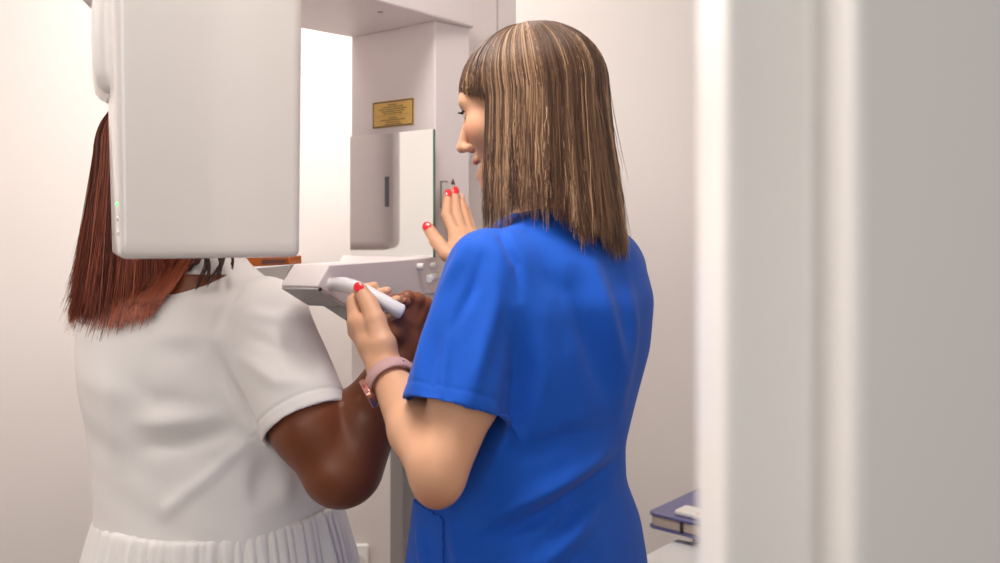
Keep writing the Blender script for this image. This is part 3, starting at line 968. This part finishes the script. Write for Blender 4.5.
# ---- hair
def hair(name, parent, m, c, fw, pitch, o, Rf, Rb, Rs, Ru, endz, spread, n_locks, per_lock, colors, bang, cap_scale=.95,
         crimp=0.0, rad=.0008, npts=24, lift=None, wisp=0.0, seed=1, capcol=(60, 40, 30), start=(2, 55), guard=None, ombre=(1.0, 1.0)):
    rng = np.random.default_rng(seed)
    f0 = nrm([fw[0], fw[1], 0]); z = np.array([0, 0, 1.0])
    Fh = math.cos(pitch) * f0 - math.sin(pitch) * z; Uh = math.cos(pitch) * z + math.sin(pitch) * f0; Lh = np.cross(Uh, Fh)
    c = np.array(c) + o[0] * Fh + o[2] * Uh

    def path(phi, th0, sc, zend, drift, n=npts, bj=-.10):
        cf, sf = math.cos(phi), math.sin(phi)
        R = 1 / math.sqrt((cf / (Rf if cf > 0 else Rb)) ** 2 + (sf / Rs) ** 2)
        isb = abs(phi) < bang[0]
        th1 = bang[1] + bj + .22 * min(1, abs(phi) / bang[0]) ** 4 if isb else math.pi * .53
        dome = R * (th1 - th0)
        end = c + sc * (R * math.sin(th1) * (cf * Fh + sf * Lh) + Ru * math.cos(th1) * Uh)
        fall = 0 if isb else max(.0, end[2] - zend)
        tot = dome + fall; pts = []
        for i in range(n):
            s = tot * i / (n - 1)
            if s <= dome:
                a = th0 + (s / dome) * (th1 - th0)
                pts.append(c + sc * (R * math.sin(a) * (cf * Fh + sf * Lh) + Ru * math.cos(a) * Uh))
            else:
                g = (s - dome) / max(fall, 1e-6)
                h = nrm((end - c) * [1, 1, 0])
                pts.append(end - z * (s - dome) + h * drift * g ** 1.2)
        return np.array(pts)

    # solid under-layer
    nph, nt = 120, 26
    grid = []
    phis = np.linspace(-math.pi, math.pi, nph, endpoint=False)
    for ph in phis:
        p0 = path(ph, .02, cap_scale, 9, 0, 6)
        pe = p0[-1] if True else None
        ze = endz(ph, c + (p0[-1] - c)) + .014
        grid.append(path(ph, .02, cap_scale, ze, spread(ph) * .8, nt))
    G = np.array(grid)
    if guard is not None: G = guard(G.reshape(-1, 3)).reshape(G.shape)
    Vc = G.reshape(-1, 3); Qc = []
    for i in range(nph):
        j = (i + 1) % nph
        if (abs(phis[i]) < bang[0]) != (abs(phis[j]) < bang[0]): continue
        for k in range(nt - 1): Qc.append((i * nt + k, i * nt + k + 1, j * nt + k + 1, j * nt + k))
    cc = np.tile(np.array(lin(*capcol)[:3]), (len(Vc), 1))
    root = mesh_np(name, Vc, np.array(Qc), m, parent, True, cc)
    md = root.modifiers.new('thick', 'SOLIDIFY'); md.thickness = .006; md.offset = -1

    Vs, Qs, Cs = [], [], []
    base = 0
    for _ in range(n_locks):
        ph0 = rng.uniform(-math.pi, math.pi); col, cr = colors(ph0, rng)
        col = np.array(lin(*col)[:3]); lock_sc = rng.uniform(.965, 1.012); ld = rng.normal(0, 1); phase = rng.uniform(0, 6.28)
        ej = rng.normal(0, .010); lw = rng.uniform(.02, .05)
        for __ in range(per_lock):
            dphi = rng.normal(0, lw); ph = (ph0 + dphi + math.pi) % (2 * math.pi) - math.pi
            if abs(abs(ph) - bang[0]) > .12 and (abs(ph) < bang[0]) != (abs(ph0) < bang[0]): ph = ph0
            th0 = math.radians(rng.uniform(*start))
            sc = lock_sc + rng.normal(0, .006)
            ref = path(ph, th0, sc, 9, 0, 4)[-1]
            ze = endz(ph, ref) + ej + rng.normal(0, .005) + (rng.exponential(.018) if rng.random() < .4 else 0)
            pp = path(ph, th0, sc, ze, spread(ph) * (1 + .15 * ld), bj=rng.normal(-.01, .05) + ej * 3)
            n = len(pp); s = np.linspace(0, 1, n)
            T = np.gradient(pp, axis=0); T /= np.linalg.norm(T, axis=1, keepdims=True) + 1e-9
            radial = nrm((pp[-1] - c) * [1, 1, 0]); tang = np.cross(radial, z)
            wob = (.0022 * np.sin(s * 5 + phase + ph * 9) + .0012 * np.sin(s * 11 + ph * 40)) * s
            if cr: wob = wob + crimp * np.sin(s * 78 + phase) * np.clip(s * 3 - 1.4, 0, 1)
            pp = pp + wob[:, None] * tang + (rng.normal(0, .0015) * s)[:, None] * tang
            if cr: pp = pp + (crimp * .6 * np.cos(s * 78 + phase) * np.clip(s * 3 - 1.4, 0, 1))[:, None] * radial
            if rng.random() < wisp * (1 if abs(ph) > 1.4 else 0): pp = pp + (.012 * s ** 2 * rng.normal(0, 1))[:, None] * tang + (.007 * s ** 2 * abs(rng.normal(0, 1)))[:, None] * radial
            if lift is not None: pp = lift(pp, s, ph, rng)
            if guard is not None: pp = guard(pp)
            r = rad * rng.uniform(.7, 1.25) * np.clip(1.15 - s ** 6, .25, 1)
            U = np.cross(T, radial); U /= np.linalg.norm(U, axis=1, keepdims=True) + 1e-9
            W_ = np.cross(T, U)
            for a in (0, 2.094, 4.189):
                Vs.append(pp + r[:, None] * (math.cos(a) * U * 1.5 + math.sin(a) * W_))
            k = np.arange(n - 1)
            for a in range(3):
                b = (a + 1) % 3
                Qs.append(np.stack([base + a * n + k, base + b * n + k, base + b * n + k + 1, base + a * n + k + 1], 1))
            sh = rng.uniform(.8, 1.2)
            Cs.append(np.tile((col * sh)[None, :] * (ombre[0] + (ombre[1] - ombre[0]) * s)[:, None], (3, 1)))
            base += 3 * n
    mesh_np('hair_strands', np.concatenate(Vs), np.concatenate(Qs), m, root, True, np.concatenate(Cs))
    return root


print('nurse hair')
EP = np.array([(440, 232), (480, 228), (500, 217), (514, 209), (528, 202), (548, 204), (562, 214), (576, 236), (587, 230), (600, 247), (615, 252), (628, 243), (660, 240)], float)


def nend(ph, p):
    x = p[0] / p[1] * F + CX
    if p[1] > 1.44: return 1.33                         # the far side falls in front of her chest
    y = np.interp(x, EP[:, 0], EP[:, 1])
    return CZ - (y - HY) / F * p[1]


def ncol(ph, rng):
    # ph: 0 forehead, pi/2 her left (seen side), pi back of the head
    bright = np.exp(-((ph - 1.25) / .55) ** 2) * .75 + np.exp(-((ph - 2.45) / .16) ** 2) * .5 + .12
    if rng.random() < bright * .45:
        return [(172, 136, 104), (158, 120, 90), (186, 150, 116)][rng.integers(3)], rng.random() < .6
    return [(106, 76, 56), (86, 60, 44), (120, 88, 64), (74, 51, 38)][rng.integers(4)], rng.random() < .15


HC = NH + np.array([0, 0, 0])
hair('hair', nurse, M['hair1'], HC, (-math.cos(math.radians(17)), math.sin(math.radians(17))), math.radians(10), (-.012, 0, .010),
     .110, .101, .090, .091, nend, lambda ph: .006 + .018 * max(0, -math.cos(ph)) ** 1.2, 1600, 8, ncol,
     (math.radians(57), math.radians(86)), crimp=.0010, rad=.0005, npts=20, wisp=.012, ombre=(.78, 1.38), seed=4, capcol=(84, 60, 46))

# ---- wristwatch on the left forearm
print('watch')
wd_ = nrm(nWl - fm); wc = P(387.5, 383, 1.365)
t_ = (wc - fm) @ wd_; wc = fm + wd_ * t_
u_ = nrm(np.cross(wd_, [0, 1, 0])); v_ = np.cross(wd_, u_)
watch = thing('wristwatch', 'rose gold watch on a mauve strap around the wrist holding the handle', 'watch', tuple(wc))
WRAD = .0318
bm = bmesh.new(); n = 48; rings = []
for dr, dw in ((0, -.0095), (.0016, -.0102), (.0030, -.009), (.0030, .009), (.0016, .0102), (0, .0095)):
    rings.append([bm.verts.new(wc + wd_ * dw + (WRAD + dr) * (math.cos(a) * u_ + math.sin(a) * v_)) for a in np.linspace(0, 2 * math.pi, n, endpoint=False)])
for i in range(len(rings)):
    a, b = rings[i], rings[(i + 1) % len(rings)]
    for k in range(n): bm.faces.new((a[k], a[(k + 1) % n], b[(k + 1) % n], b[k]))
bm_obj('strap', bm, M['strap'], watch, smooth=True)
# case lies on the outer (left, slightly downward) side
cn = nrm(np.array([-1.0, -.25, -.55])); cn = nrm(cn - wd_ * (cn @ wd_)); cs_ = np.cross(cn, wd_)


def rrect(a, b, r): return round_outline([(-a, -b), (a, -b), (a, b), (-a, b)], r, 6)


def plate_on(name, base, a, b, r, th, m, bev):
    bm = bmesh.new()
    poly_extrude(bm, [base + x * wd_ + y * cs_ for x, y in rrect(a, b, r)], cn * th)
    return bm_obj(name, bm, m, watch, bevel=bev)


plate_on('case', wc + cn * (WRAD - .001), .0185, .0165, .009, .0085, M['rose'], .002)
plate_on('watch_face', wc + cn * (WRAD + .0072), .0155, .0135, .007, .0008, M['watchglass'], .0002)
bm = bmesh.new(); q = wc + cn * (WRAD + .004) - cs_ * .0165; tube(bm, [q, q - cs_ * .003], .003, 14); bm_obj('crown', bm, M['rose'], watch)
bn = nrm(-cn + cs_ * .15 + np.array([0, -.35, 0])); bn = nrm(bn - wd_ * (bn @ wd_)); bs = np.cross(bn, wd_)
bm = bmesh.new()
poly_extrude(bm, [wc + bn * (WRAD + .003) + x * wd_ + y * bs for x, y in rrect(.0115, .004, .0018)], bn * .0022)
bm_obj('buckle', bm, M['rose'], watch, bevel=.0005)
bm = bmesh.new(); hn2 = nrm(bn * .8 + bs * .6 * (1 if bs[0] < 0 else -1)); q = wc + hn2 * (WRAD + .0028)
tube(bm, [q, q + hn2 * .0006], .0013, 10); bm_obj('strap_hole', bm, M['dark'], watch)

# ---- patient
print('patient body')
PFW = nrm([.34, .94, 0]); PRT = np.array([.94, -.34, 0.]) / math.hypot(.94, .34); PYAW = math.atan2(PRT[1], PRT[0])
PC = np.array([-.512, 1.655])
pR = P(266, 318, 1.585); pE = P(333, 466, 1.50); pW = P(405, 348, 1.553)
pLs = np.array([PC[0] - .150, PC[1] + .055, 1.265]); pLe = np.array([-.66, 1.80, 1.06]); pLw = np.array([-.50, 1.98, 1.20])
PHd = np.array([-.560, 1.69, 1.512])
GH = {
    'index': (PP([(397, 303, 1.545), (394, 300, 1.575), (398, 314, 1.585), (406, 320, 1.570)]), (.0110, .0098, .0088, .0078)),
    'middle': (PP([(408, 299, 1.550), (406, 297, 1.582), (409, 312, 1.590), (415, 322, 1.572)]), (.0114, .0100, .0090, .0080)),
    'ring': (PP([(418, 301, 1.557), (417, 300, 1.588), (420, 314, 1.592), (424, 324, 1.576)]), (.0110, .0096, .0086, .0076)),
    'pinky': (PP([(427, 306, 1.565), (428, 306, 1.590), (429, 318, 1.592), (431, 327, 1.580)]), (.0100, .0086, .0078, .0068)),
    'thumb': (PP([(395, 334, 1.530), (391, 318, 1.530), (396, 307, 1.518), (405, 303, 1.512)]), (.0150, .0125, .0115, .0095)),
}
LG = {}
for k, dz in (('index', .036), ('middle', .012), ('ring', -.010), ('pinky', -.032)):
    b_ = pLw + np.array([.055, .055, .02 + dz])
    LG[k] = ([b_, b_ + np.array([.03, .02, 0]), b_ + np.array([.045, -.005, -.004]), b_ + np.array([.03, -.02, -.004])], (.0110, .0098, .0088, .0078))
LG['thumb'] = ([pLw + np.array([.02, -.005, .03]), pLw + np.array([.045, .0, .045]), pLw + np.array([.07, .01, .05]), pLw + np.array([.09, .02, .045])], (.0145, .012, .011, .009))
fl = Field(axis(-0.90, -0.06, 0.003), axis(1.36, 2.16, 0.003), np.concatenate([axis(-0.02, 0.86, 0.008), axis(0.865, 1.62, 0.0026)]))
pq, PA = head_field(fl, PHd, PFW, math.radians(2), .98)
fl.cone(pq(-.025, 0, -.06), (PC[0] - .012, PC[1] + .01, 1.30), .052, .062, .03)
rows = [(1.32, PC[0], PC[1], .10, .08), (1.27, PC[0], PC[1], .155, .11), (1.15, PC[0], PC[1], .165, .13), (1.0, PC[0] + .025, PC[1] + .01, .165, .135),
        (.85, PC[0] + .03, PC[1] + .01, .17, .138), (.76, PC[0] + .03, PC[1] + .01, .165, .13)]
fl.loft(rows, PYAW, .03)
for s in (-1, 1):
    hip = np.array([PC[0] + .03, PC[1] + .01, .80]) + s * .085 * PRT; ank = np.array([PC[0] + .03, PC[1] + .01, .09]) + s * .095 * PRT
    fl.chain([hip, (hip + ank) / 2 + PFW * .015, ank], (.088, .060, .042), .02)
    fl.cone(ank + [0, 0, -.045], ank + PFW * .13 + [0, 0, -.055], .034, .030, .02)
um = P(311, 424, 1.512)
fl.chain([pR, um, pE], (.044, .060, .049), .02)
pfm = pE * .6 + pW * .4
fl.chain([pE + np.array([0.022, 0.01, -.004]), pfm + np.array([.006, 0, 0]), pW], (.053, .050, .0285), .014)
fl.ell(pE + np.array([.008, 0, -.022]), (.038, .038, .036), None, .03)
fl.chain([pLs, pLe, pLw], (.058, .050, .028), .02)
hand(fl, GH, pW, .027, .010, .0105)
for k_ in ('index', 'middle', 'ring', 'pinky'):
    m0 = GH[k_][0][0]; fl.ell(m0 + np.array([0, -.005, .003]), (.0118, .0118, .0115), None, .003)
    fl.cone(m0 + np.array([0, -.006, .001]), m0 * .5 + pW * .5 + np.array([0, -.012, .004]), .0075, .006, .006)
hand(fl, LG, pLw, .028, .012, .0125)
V, Q = fl.mesh(); V = relax(V, Q, 2, .5)
pat = thing('person', 'woman with long auburn hair in a white gathered top, seen from behind at the machine', 'person', (PC[0], PC[1], 0))
mesh_np('body', V, Q, M['skin2'], pat, True, body_color(V, (130, 72, 44), [(pW + np.array([-.02, -.02, .03]), .07, (140, 86, 58), 1.0)]))
del fl
for k, nn_ in (('thumb', (-.2, -.8, .5)), ('index', (.2, -.4, -.8)), ('middle', (.2, -.4, -.8)), ('ring', (.2, -.4, -.8)), ('pinky', (.2, -.4, -.8))):
    nail(GH, k, nn_, M['naild'], pat, .0068, .0056)
for s in (-1, 1):
    bm = bmesh.new(); ellipsoid(bm, pq(.0775, s * .031, -.0065), PA, (.0138, .0126, .0085), 20, 14)
    bm_obj('eyeball', bm, M['eye'], pat, smooth=True)

# ---- white top
print('white top')
fl = Field(axis(-0.86, -0.16, 0.003), axis(1.38, 1.98, 0.003), axis(0.84, 1.42, 0.003))
TY = lambda y: CZ - (y - HY) / F * 1.62
rows = [(TY(545), PC[0] + .045, PC[1] + .012, .201, .165), (TY(500), PC[0] + .040, PC[1] + .012, .197, .162), (TY(440), PC[0] + .022, PC[1] + .01, .186, .154), (TY(380), PC[0] + .004, PC[1], .188, .148),
        (TY(330), PC[0], PC[1], .190, .138), (TY(300), PC[0] + .002, PC[1] + .004, .174, .118), (TY(284), PC[0] + .006, PC[1] + .01, .134, .094),
        (TY(270), PC[0] + .004, PC[1] + .012, .098, .080), (TY(258), PC[0] + .004, PC[1] + .015, .078, .068)]
fl.loft(rows, PYAW, .02, power=2.4)
pc_ = P(307, 424, 1.505)
psh = pR + np.array([.0, -.002, -.002])
sleeve(fl, psh, pc_, .068, .070, .006, .035)
sleeve(fl, pLs + np.array([.01, 0, 0]), pLs * .5 + pLe * .5, .066, .076, .006, .035)
fl.cone(np.array([PC[0] - .008, PC[1] + .02, 1.30]), np.array([PC[0], PC[1] + .02, 1.5]), .066, .085, .006, 'sub')
V, Q = fl.mesh(); V = relax(V, Q, 3, .5); N = vnormals(V, Q)
facing = np.clip(-N[:, 1] * 1.6 + .25, 0, 1)
cre = [
    ([(215, 335), (232, 380), (250, 415), (264, 432)], 4, -.005), ([(240, 285), (222, 310), (215, 340)], 4, -.0025),
    ([(262, 430), (225, 455), (185, 490), (160, 520)], 7, .005), ([(250, 432), (205, 470), (165, 505)], 6, -.004), ([(245, 425), (190, 440), (130, 450)], 7, -.003),
    ([(240, 412), (180, 418), (120, 425)], 8, .003), ([(268, 445), (262, 480), (258, 512)], 8, -.004), ([(280, 460), (282, 490), (284, 512)], 6, .004),
    ([(240, 310), (280, 318), (318, 330)], 5, .0025), ([(238, 330), (285, 345), (330, 350)], 5, -.002), ([(236, 350), (285, 375), (338, 378)], 6, .0025),
    ([(255, 300), (290, 330), (330, 395)], 7, -.002), ([(100, 330), (105, 400), (112, 480)], 12, .003), ([(130, 380), (160, 400), (200, 395)], 9, -.002),
    ([(150, 340), (185, 350), (214, 340)], 9, -.002),
]
V = folds(V, N, cre, 1.52, facing, 2.5, 1.35)
V += N * (.0008 * np.sin(V[:, 0] * 60 + V[:, 2] * 40) * np.sin(V[:, 2] * 55 - V[:, 0] * 20))[:, None]
s_ = (V - psh) @ nrm(pc_ - psh); Lc = np.linalg.norm(pc_ - psh)
rad_ = np.linalg.norm(V - psh - s_[:, None] * nrm(pc_ - psh), axis=1)
near = (rad_ < .09) & (s_ > Lc - .06)
V -= N * (np.where(near, .0018 * np.exp(-((s_ - (Lc - .022)) / .0022) ** 2), 0))[:, None]
shirt = mesh_np('white_top', V, Q, M['cotton'], pat)
del fl
# gathered peplum sewn on below the seam
nth, nz = 720, 46
ths = np.linspace(0, 2 * math.pi, nth, endpoint=False)
rp = np.random.default_rng(11)
rip = np.zeros(nth); 
for fq in (17, 29, 37, 47, 58, 71):
    rip += rp.uniform(.5, 1) * np.sin(ths * fq + rp.uniform(0, 6.28) + 1.2 * np.sin(ths * 7 + rp.uniform(0, 6.28)) + 1.6 * np.sin(ths * 3 + rp.uniform(0, 6.28))) / fq ** .4
rip = rip / np.abs(rip).max()
fine = np.zeros(nth)
for fq in (70, 95, 120): fine += np.sin(ths * fq + rp.uniform(0, 6.28)) / 3
V = np.zeros((nth, nz, 3))
seam_z = CZ - .468
for k in range(nz):
    t = k / (nz - 1); z = seam_z - t * .26
    a = .203 + .058 * t ** .9; b = .168 + .046 * t ** .9
    amp = .0012 + .0105 * min(1, t * 3.0) ** .8
    rr_ = 1 + (amp * rip + .0016 * (1 - t) * fine) / .18
    puff = .0022 * (1 - math.exp(-t / .012))
    u = (a + puff) * np.cos(ths) * rr_; v = (b + puff) * np.sin(ths) * rr_
    if k == 0: u, v = .99 * a * np.cos(ths), .99 * b * np.sin(ths)
    dip = .020 * np.clip(np.cos(ths), 0, 1) ** 2 + .0007 * rip * (1 - t)
    V[:, k, 0] = PC[0] + .043 + u * math.cos(PYAW) - v * math.sin(PYAW)
    V[:, k, 1] = PC[1] + .012 + u * math.sin(PYAW) + v * math.cos(PYAW)
    V[:, k, 2] = z + dip * (1 - .5 * t)
idx = np.arange(nth)[:, None] * nz + np.arange(nz - 1)[None, :]
jdx = ((np.arange(nth) + 1) % nth)[:, None] * nz + np.arange(nz - 1)[None, :]
Q = np.stack([idx, idx + 1, jdx + 1, jdx], -1).reshape(-1, 4)
pe = mesh_np('peplum', V.reshape(-1, 3), Q[:, ::-1], M['cotton'], shirt)
md = pe.modifiers.new('thick', 'SOLIDIFY'); md.thickness = .002; md.offset = -1

fl = Field(axis(-0.80, -0.22, 0.007), axis(1.40, 1.92, 0.007), axis(0.05, 0.92, 0.007))
trousers(fl, (PC[0] + .03, PC[1] + .01), PRT, PFW, .88, .175, .140, PYAW, (.098, .072, .055), .095)
V, Q = fl.mesh(); mesh_np('leggings', V, Q, M['legging'], pat)
shoes((PC[0] + .03, PC[1] + .01), PRT, PFW, .095, pat, M['shoe'])

print('patient hair')
EPp = np.array([(40, 303), (66, 303), (85, 311), (105, 318), (135, 322), (155, 314), (175, 307), (190, 296), (203, 281), (215, 264), (260, 258)], float)


def pend(ph, p):
    x = p[0] / p[1] * F + CX
    if p[1] > 1.74: return 1.27
    return CZ - (np.interp(x, EPp[:, 0], EPp[:, 1]) - HY) / F * (p[1] - .0)


def pcol(ph, rng):
    return [(156, 72, 44), (134, 60, 37), (172, 86, 54), (112, 50, 32), (186, 102, 70)][rng.integers(5)], False


def plift(pp, s, ph, rng):
    # her hair sweeps to her left and out over the shoulder; the tips flick out
    k = np.clip((s - .35) / .65, 0, 1)
    left = -PRT
    amt = .010 + .026 * max(0, math.sin(ph))
    pp = pp + (k ** 1.1 * amt)[:, None] * left
    tipk = np.clip((s - .9) / .1, 0, 1) ** 2
    pp = pp + (tipk * .010 * max(0, math.sin(ph)) * rng.uniform(.3, 1.4))[:, None] * left
    return pp


def pguard(pp):
    """keep hair on the outside of the shirt back"""
    pp = pp.copy()
    d = pp - np.array([PC[0], PC[1], 0])
    u = d[:, 0] * PRT[0] + d[:, 1] * PRT[1]; v = -(d[:, 0] * PFW[0] + d[:, 1] * PFW[1])
    zz = pp[:, 2]
    a = np.interp(zz, [TY(380), TY(330), TY(300), TY(282), TY(270), TY(255)], [.192, .196, .180, .146, .114, .09]) + .006
    b = np.interp(zz, [TY(380), TY(330), TY(300), TY(282), TY(270), TY(255)], [.152, .142, .122, .096, .080, .06]) + .006
    e = np.sqrt((u / a) ** 2 + (v / b) ** 2) + 1e-6
    m_ = (e < 1) & (zz < TY(258)) & (v > -.03)
    nv = np.where(m_, b * np.sqrt(np.maximum(1 - np.clip(u / a, -1, 1) ** 2, 0)), v)
    dv = nv - v
    pp[:, 0] -= dv * PFW[0]; pp[:, 1] -= dv * PFW[1]
    return pp


hair('hair', pat, M['hair2'], PHd, PFW, math.radians(2), (-.012, 0, .010),   .110, .116, .100, .098, pend,
     lambda ph: .014, 900, 8, pcol, (math.radians(40), math.radians(80)), rad=.0006, wisp=.05, seed=9, capcol=(86, 38, 24), lift=plift, guard=pguard)
# a few loose locks fanning over the right of the neckline
bm = bmesh.new(); rl = random.Random(5)
for (x0, y0), (x1, y1), bow in (((199, 250), (207, 288), 5), ((205, 250), (196, 292), 6), ((213, 250), (218, 282), 5), ((221, 250), (208, 286), 7), ((226, 250), (232, 270), 3)):
    for k in range(14):
        j = rl.uniform(-3.2, 3.2); sp = rl.uniform(-1.6, 1.6); ln = rl.uniform(.78, 1.0)
        pts = []
        for t in np.linspace(0, 1, 9):
            yy = y0 - 6 + (y1 - y0 + 6) * t * ln
            xx = x0 + (x1 - x0) * t + bow * math.sin(math.pi * t) + j * (1 - t) + sp * t
            pts.append(P(xx, yy, 1.592 - .052 * t ** .8))
        tube(bm, pts, [.0006] * 6 + [.0005, .0004, .0002], 4)
ob = bm_obj('hair_lock', bm, None, pat, smooth=True)
ob.data.materials.append(mat('dark_auburn_hair', (66, 34, 26), 0.4))

# ================================================================ RIGHT CORNER: white table, tray stand
tb = thing('side_table', 'white table corner at the lower right beside the blue scrubs', 'table', (0.45, 1.85, 0))
T0 = np.array([0.366, 2.075]); ta = nrm([-.60, -.80]); tb_ = np.array([.80, -.60])
q = lambda a, b: tuple(T0 + a * ta + b * tb_)
bm = bmesh.new(); prism(bm, round_outline([q(0, 0), q(.30, 0), q(.30, .55), q(0, .55)], .012), .722, .75)
bm_obj('tabletop', bm, M['table'], tb, bevel=.004)
for a, b in ((.03, .03), (.27, .03), (.27, .52), (.03, .52)):
    bm = bmesh.new(); x, y = q(a, b); tube(bm, [(x, y, 0), (x, y, .722)], .016, 16); bm_obj('leg', bm, M['steel'], tb, smooth=False, bevel=.002)

st = thing('instrument_stand', 'navy blue tray on a stand behind the white table corner', 'tray stand', (0.56, 2.10, 0))
S0 = np.array([.306, 2.085]); sa = nrm([.605, .795]); sb = nrm([.72, -.69])
q = lambda a, b: tuple(S0 + a * sa + b * sb)
ol = round_outline([q(0, 0), q(.26, 0), q(.26, .36), q(0, .36)], .02)
bm = bmesh.new(); prism(bm, ol, .797, .803); bm_obj('tray', bm, M['navy'], st, bevel=.002)
ol2 = round_outline([q(.004, .004), q(.256, .004), q(.256, .356), q(.004, .356)], .018)
bm = bmesh.new(); prism(bm, ol2, .776, .797); bm_obj('tray_side', bm, M['traylip'], st, bevel=.002)
bm = bmesh.new(); prism(bm, ol, .770, .776); bm_obj('tray_bottom', bm, M['navy'], st, bevel=.002)
bm = bmesh.new(); x, y = q(.03, .11); tube(bm, [(x, y, .770), (x, y, .755)], .012, 14); bm_obj('bumper', bm, M['dark'], st)
bm = bmesh.new(); x, y = q(.0, .085); box(bm, x - .003, x + .003, y - .002, y + .002, .776, .797); bm_obj('latch', bm, M['dark'], st)
bm = bmesh.new(); x, y = q(.13, .26); tube(bm, [(x, y, .03), (x, y, .772)], .016, 16); bm_obj('pole', bm, M['steel'], st, smooth=True)
bm = bmesh.new(); prism(bm, round_outline([(x - .17, y - .14), (x + .2, y - .14), (x + .2, y + .14), (x - .17, y + .14)], .03), 0, .03); bm_obj('base', bm, M['steel'], st, bevel=.006)
# things lying on the tray
x, y = q(.045, .085)
pk = thing('wipes_packet', 'small white packet with salmon print lying on the navy tray', 'packet', (x, y, .803))
bm = bmesh.new(); prism(bm, round_outline([q(.02, .055), q(.075, .055), q(.075, .14), q(.02, .14)], .008), .8032, .812); bm_obj('wrapper', bm, M['pack'], pk, bevel=.003)
bm = bmesh.new(); prism(bm, [q(.026, .105), q(.044, .105), q(.044, .135), q(.026, .135)], .812, .8126); bm_obj('printed_patch', bm, M['pink'], pk)
bt = thing('small_bottle', 'white bottle with light blue cap lying on the navy tray', 'bottle', (*q(.12, .10), .803))
a_, b_ = np.array([*q(.105, .085), .8175]), np.array([*q(.105, .11), .8175]); c_ = np.array([*q(.105, .19), .8175])
bm = bmesh.new(); tube(bm, [a_, b_], .013, 16); bm_obj('cap', bm, M['sky'], bt, bevel=.002)
bm = bmesh.new(); tube(bm, [b_, b_ * .9 + c_ * .1, c_], [.010, .0142, .0142], 18); bm_obj('bottle_body', bm, M['pack'], bt, bevel=.002)

# ================================================================ LIGHT
def area(name, loc, rot, sx, sy, power, rgb=(255, 250, 246)):
    l = bpy.data.lights.new(name, 'AREA'); l.shape = 'RECTANGLE'; l.size = sx; l.size_y = sy; l.energy = power; l.color = lin(*rgb)[:3]
    o = bpy.data.objects.new(name, l); COL.objects.link(o); o.location = loc; o.rotation_euler = rot
    return o


def ceiling_lamp(x, y, sx, sy, power, label):
    t = thing('ceiling_light', label, 'ceiling light', (x, y, ZC))
    bm = bmesh.new(); box(bm, x - sx / 2 - .02, x + sx / 2 + .02, y - sy / 2 - .02, y + sy / 2 + .02, ZC - .035, ZC - .001)
    bm_obj('housing', bm, M['ceiling'], t)
    bm = bmesh.new(); box(bm, x - sx / 2, x + sx / 2, y - sy / 2, y + sy / 2, ZC - .04, ZC - .0352)
    bm_obj('diffuser', bm, M['lamp'], t)
    area('ceiling_lamp', (x, y, ZC - .045), (0, 0, 0), sx, sy, power)


ceiling_lamp(-0.55, 2.25, 0.6, 0.5, 17, 'square ceiling lamp near the back wall')
ceiling_lamp(-0.5, 1.05, 1.0, 0.6, 31, 'wide ceiling lamp over the doorway side')
area('corridor_fill', (-0.45, -1.3, 1.9), (math.radians(80), 0, math.radians(-12)), 1.2, 1.4, 17, (255, 251, 248))  # unseen fill light added behind the camera to lift door frame and left side
w = bpy.data.worlds.new('world'); SC.world = w; w.use_nodes = True
w.node_tree.nodes['Background'].inputs['Color'].default_value = (1.0, .98, .965, 1); w.node_tree.nodes['Background'].inputs['Strength'].default_value = .12

vs = SC.view_settings
vs.view_transform = 'Standard'; vs.look = 'None'; vs.exposure = 0.0; vs.gamma = 1.0; vs.use_curve_mapping = False
print('scene built')
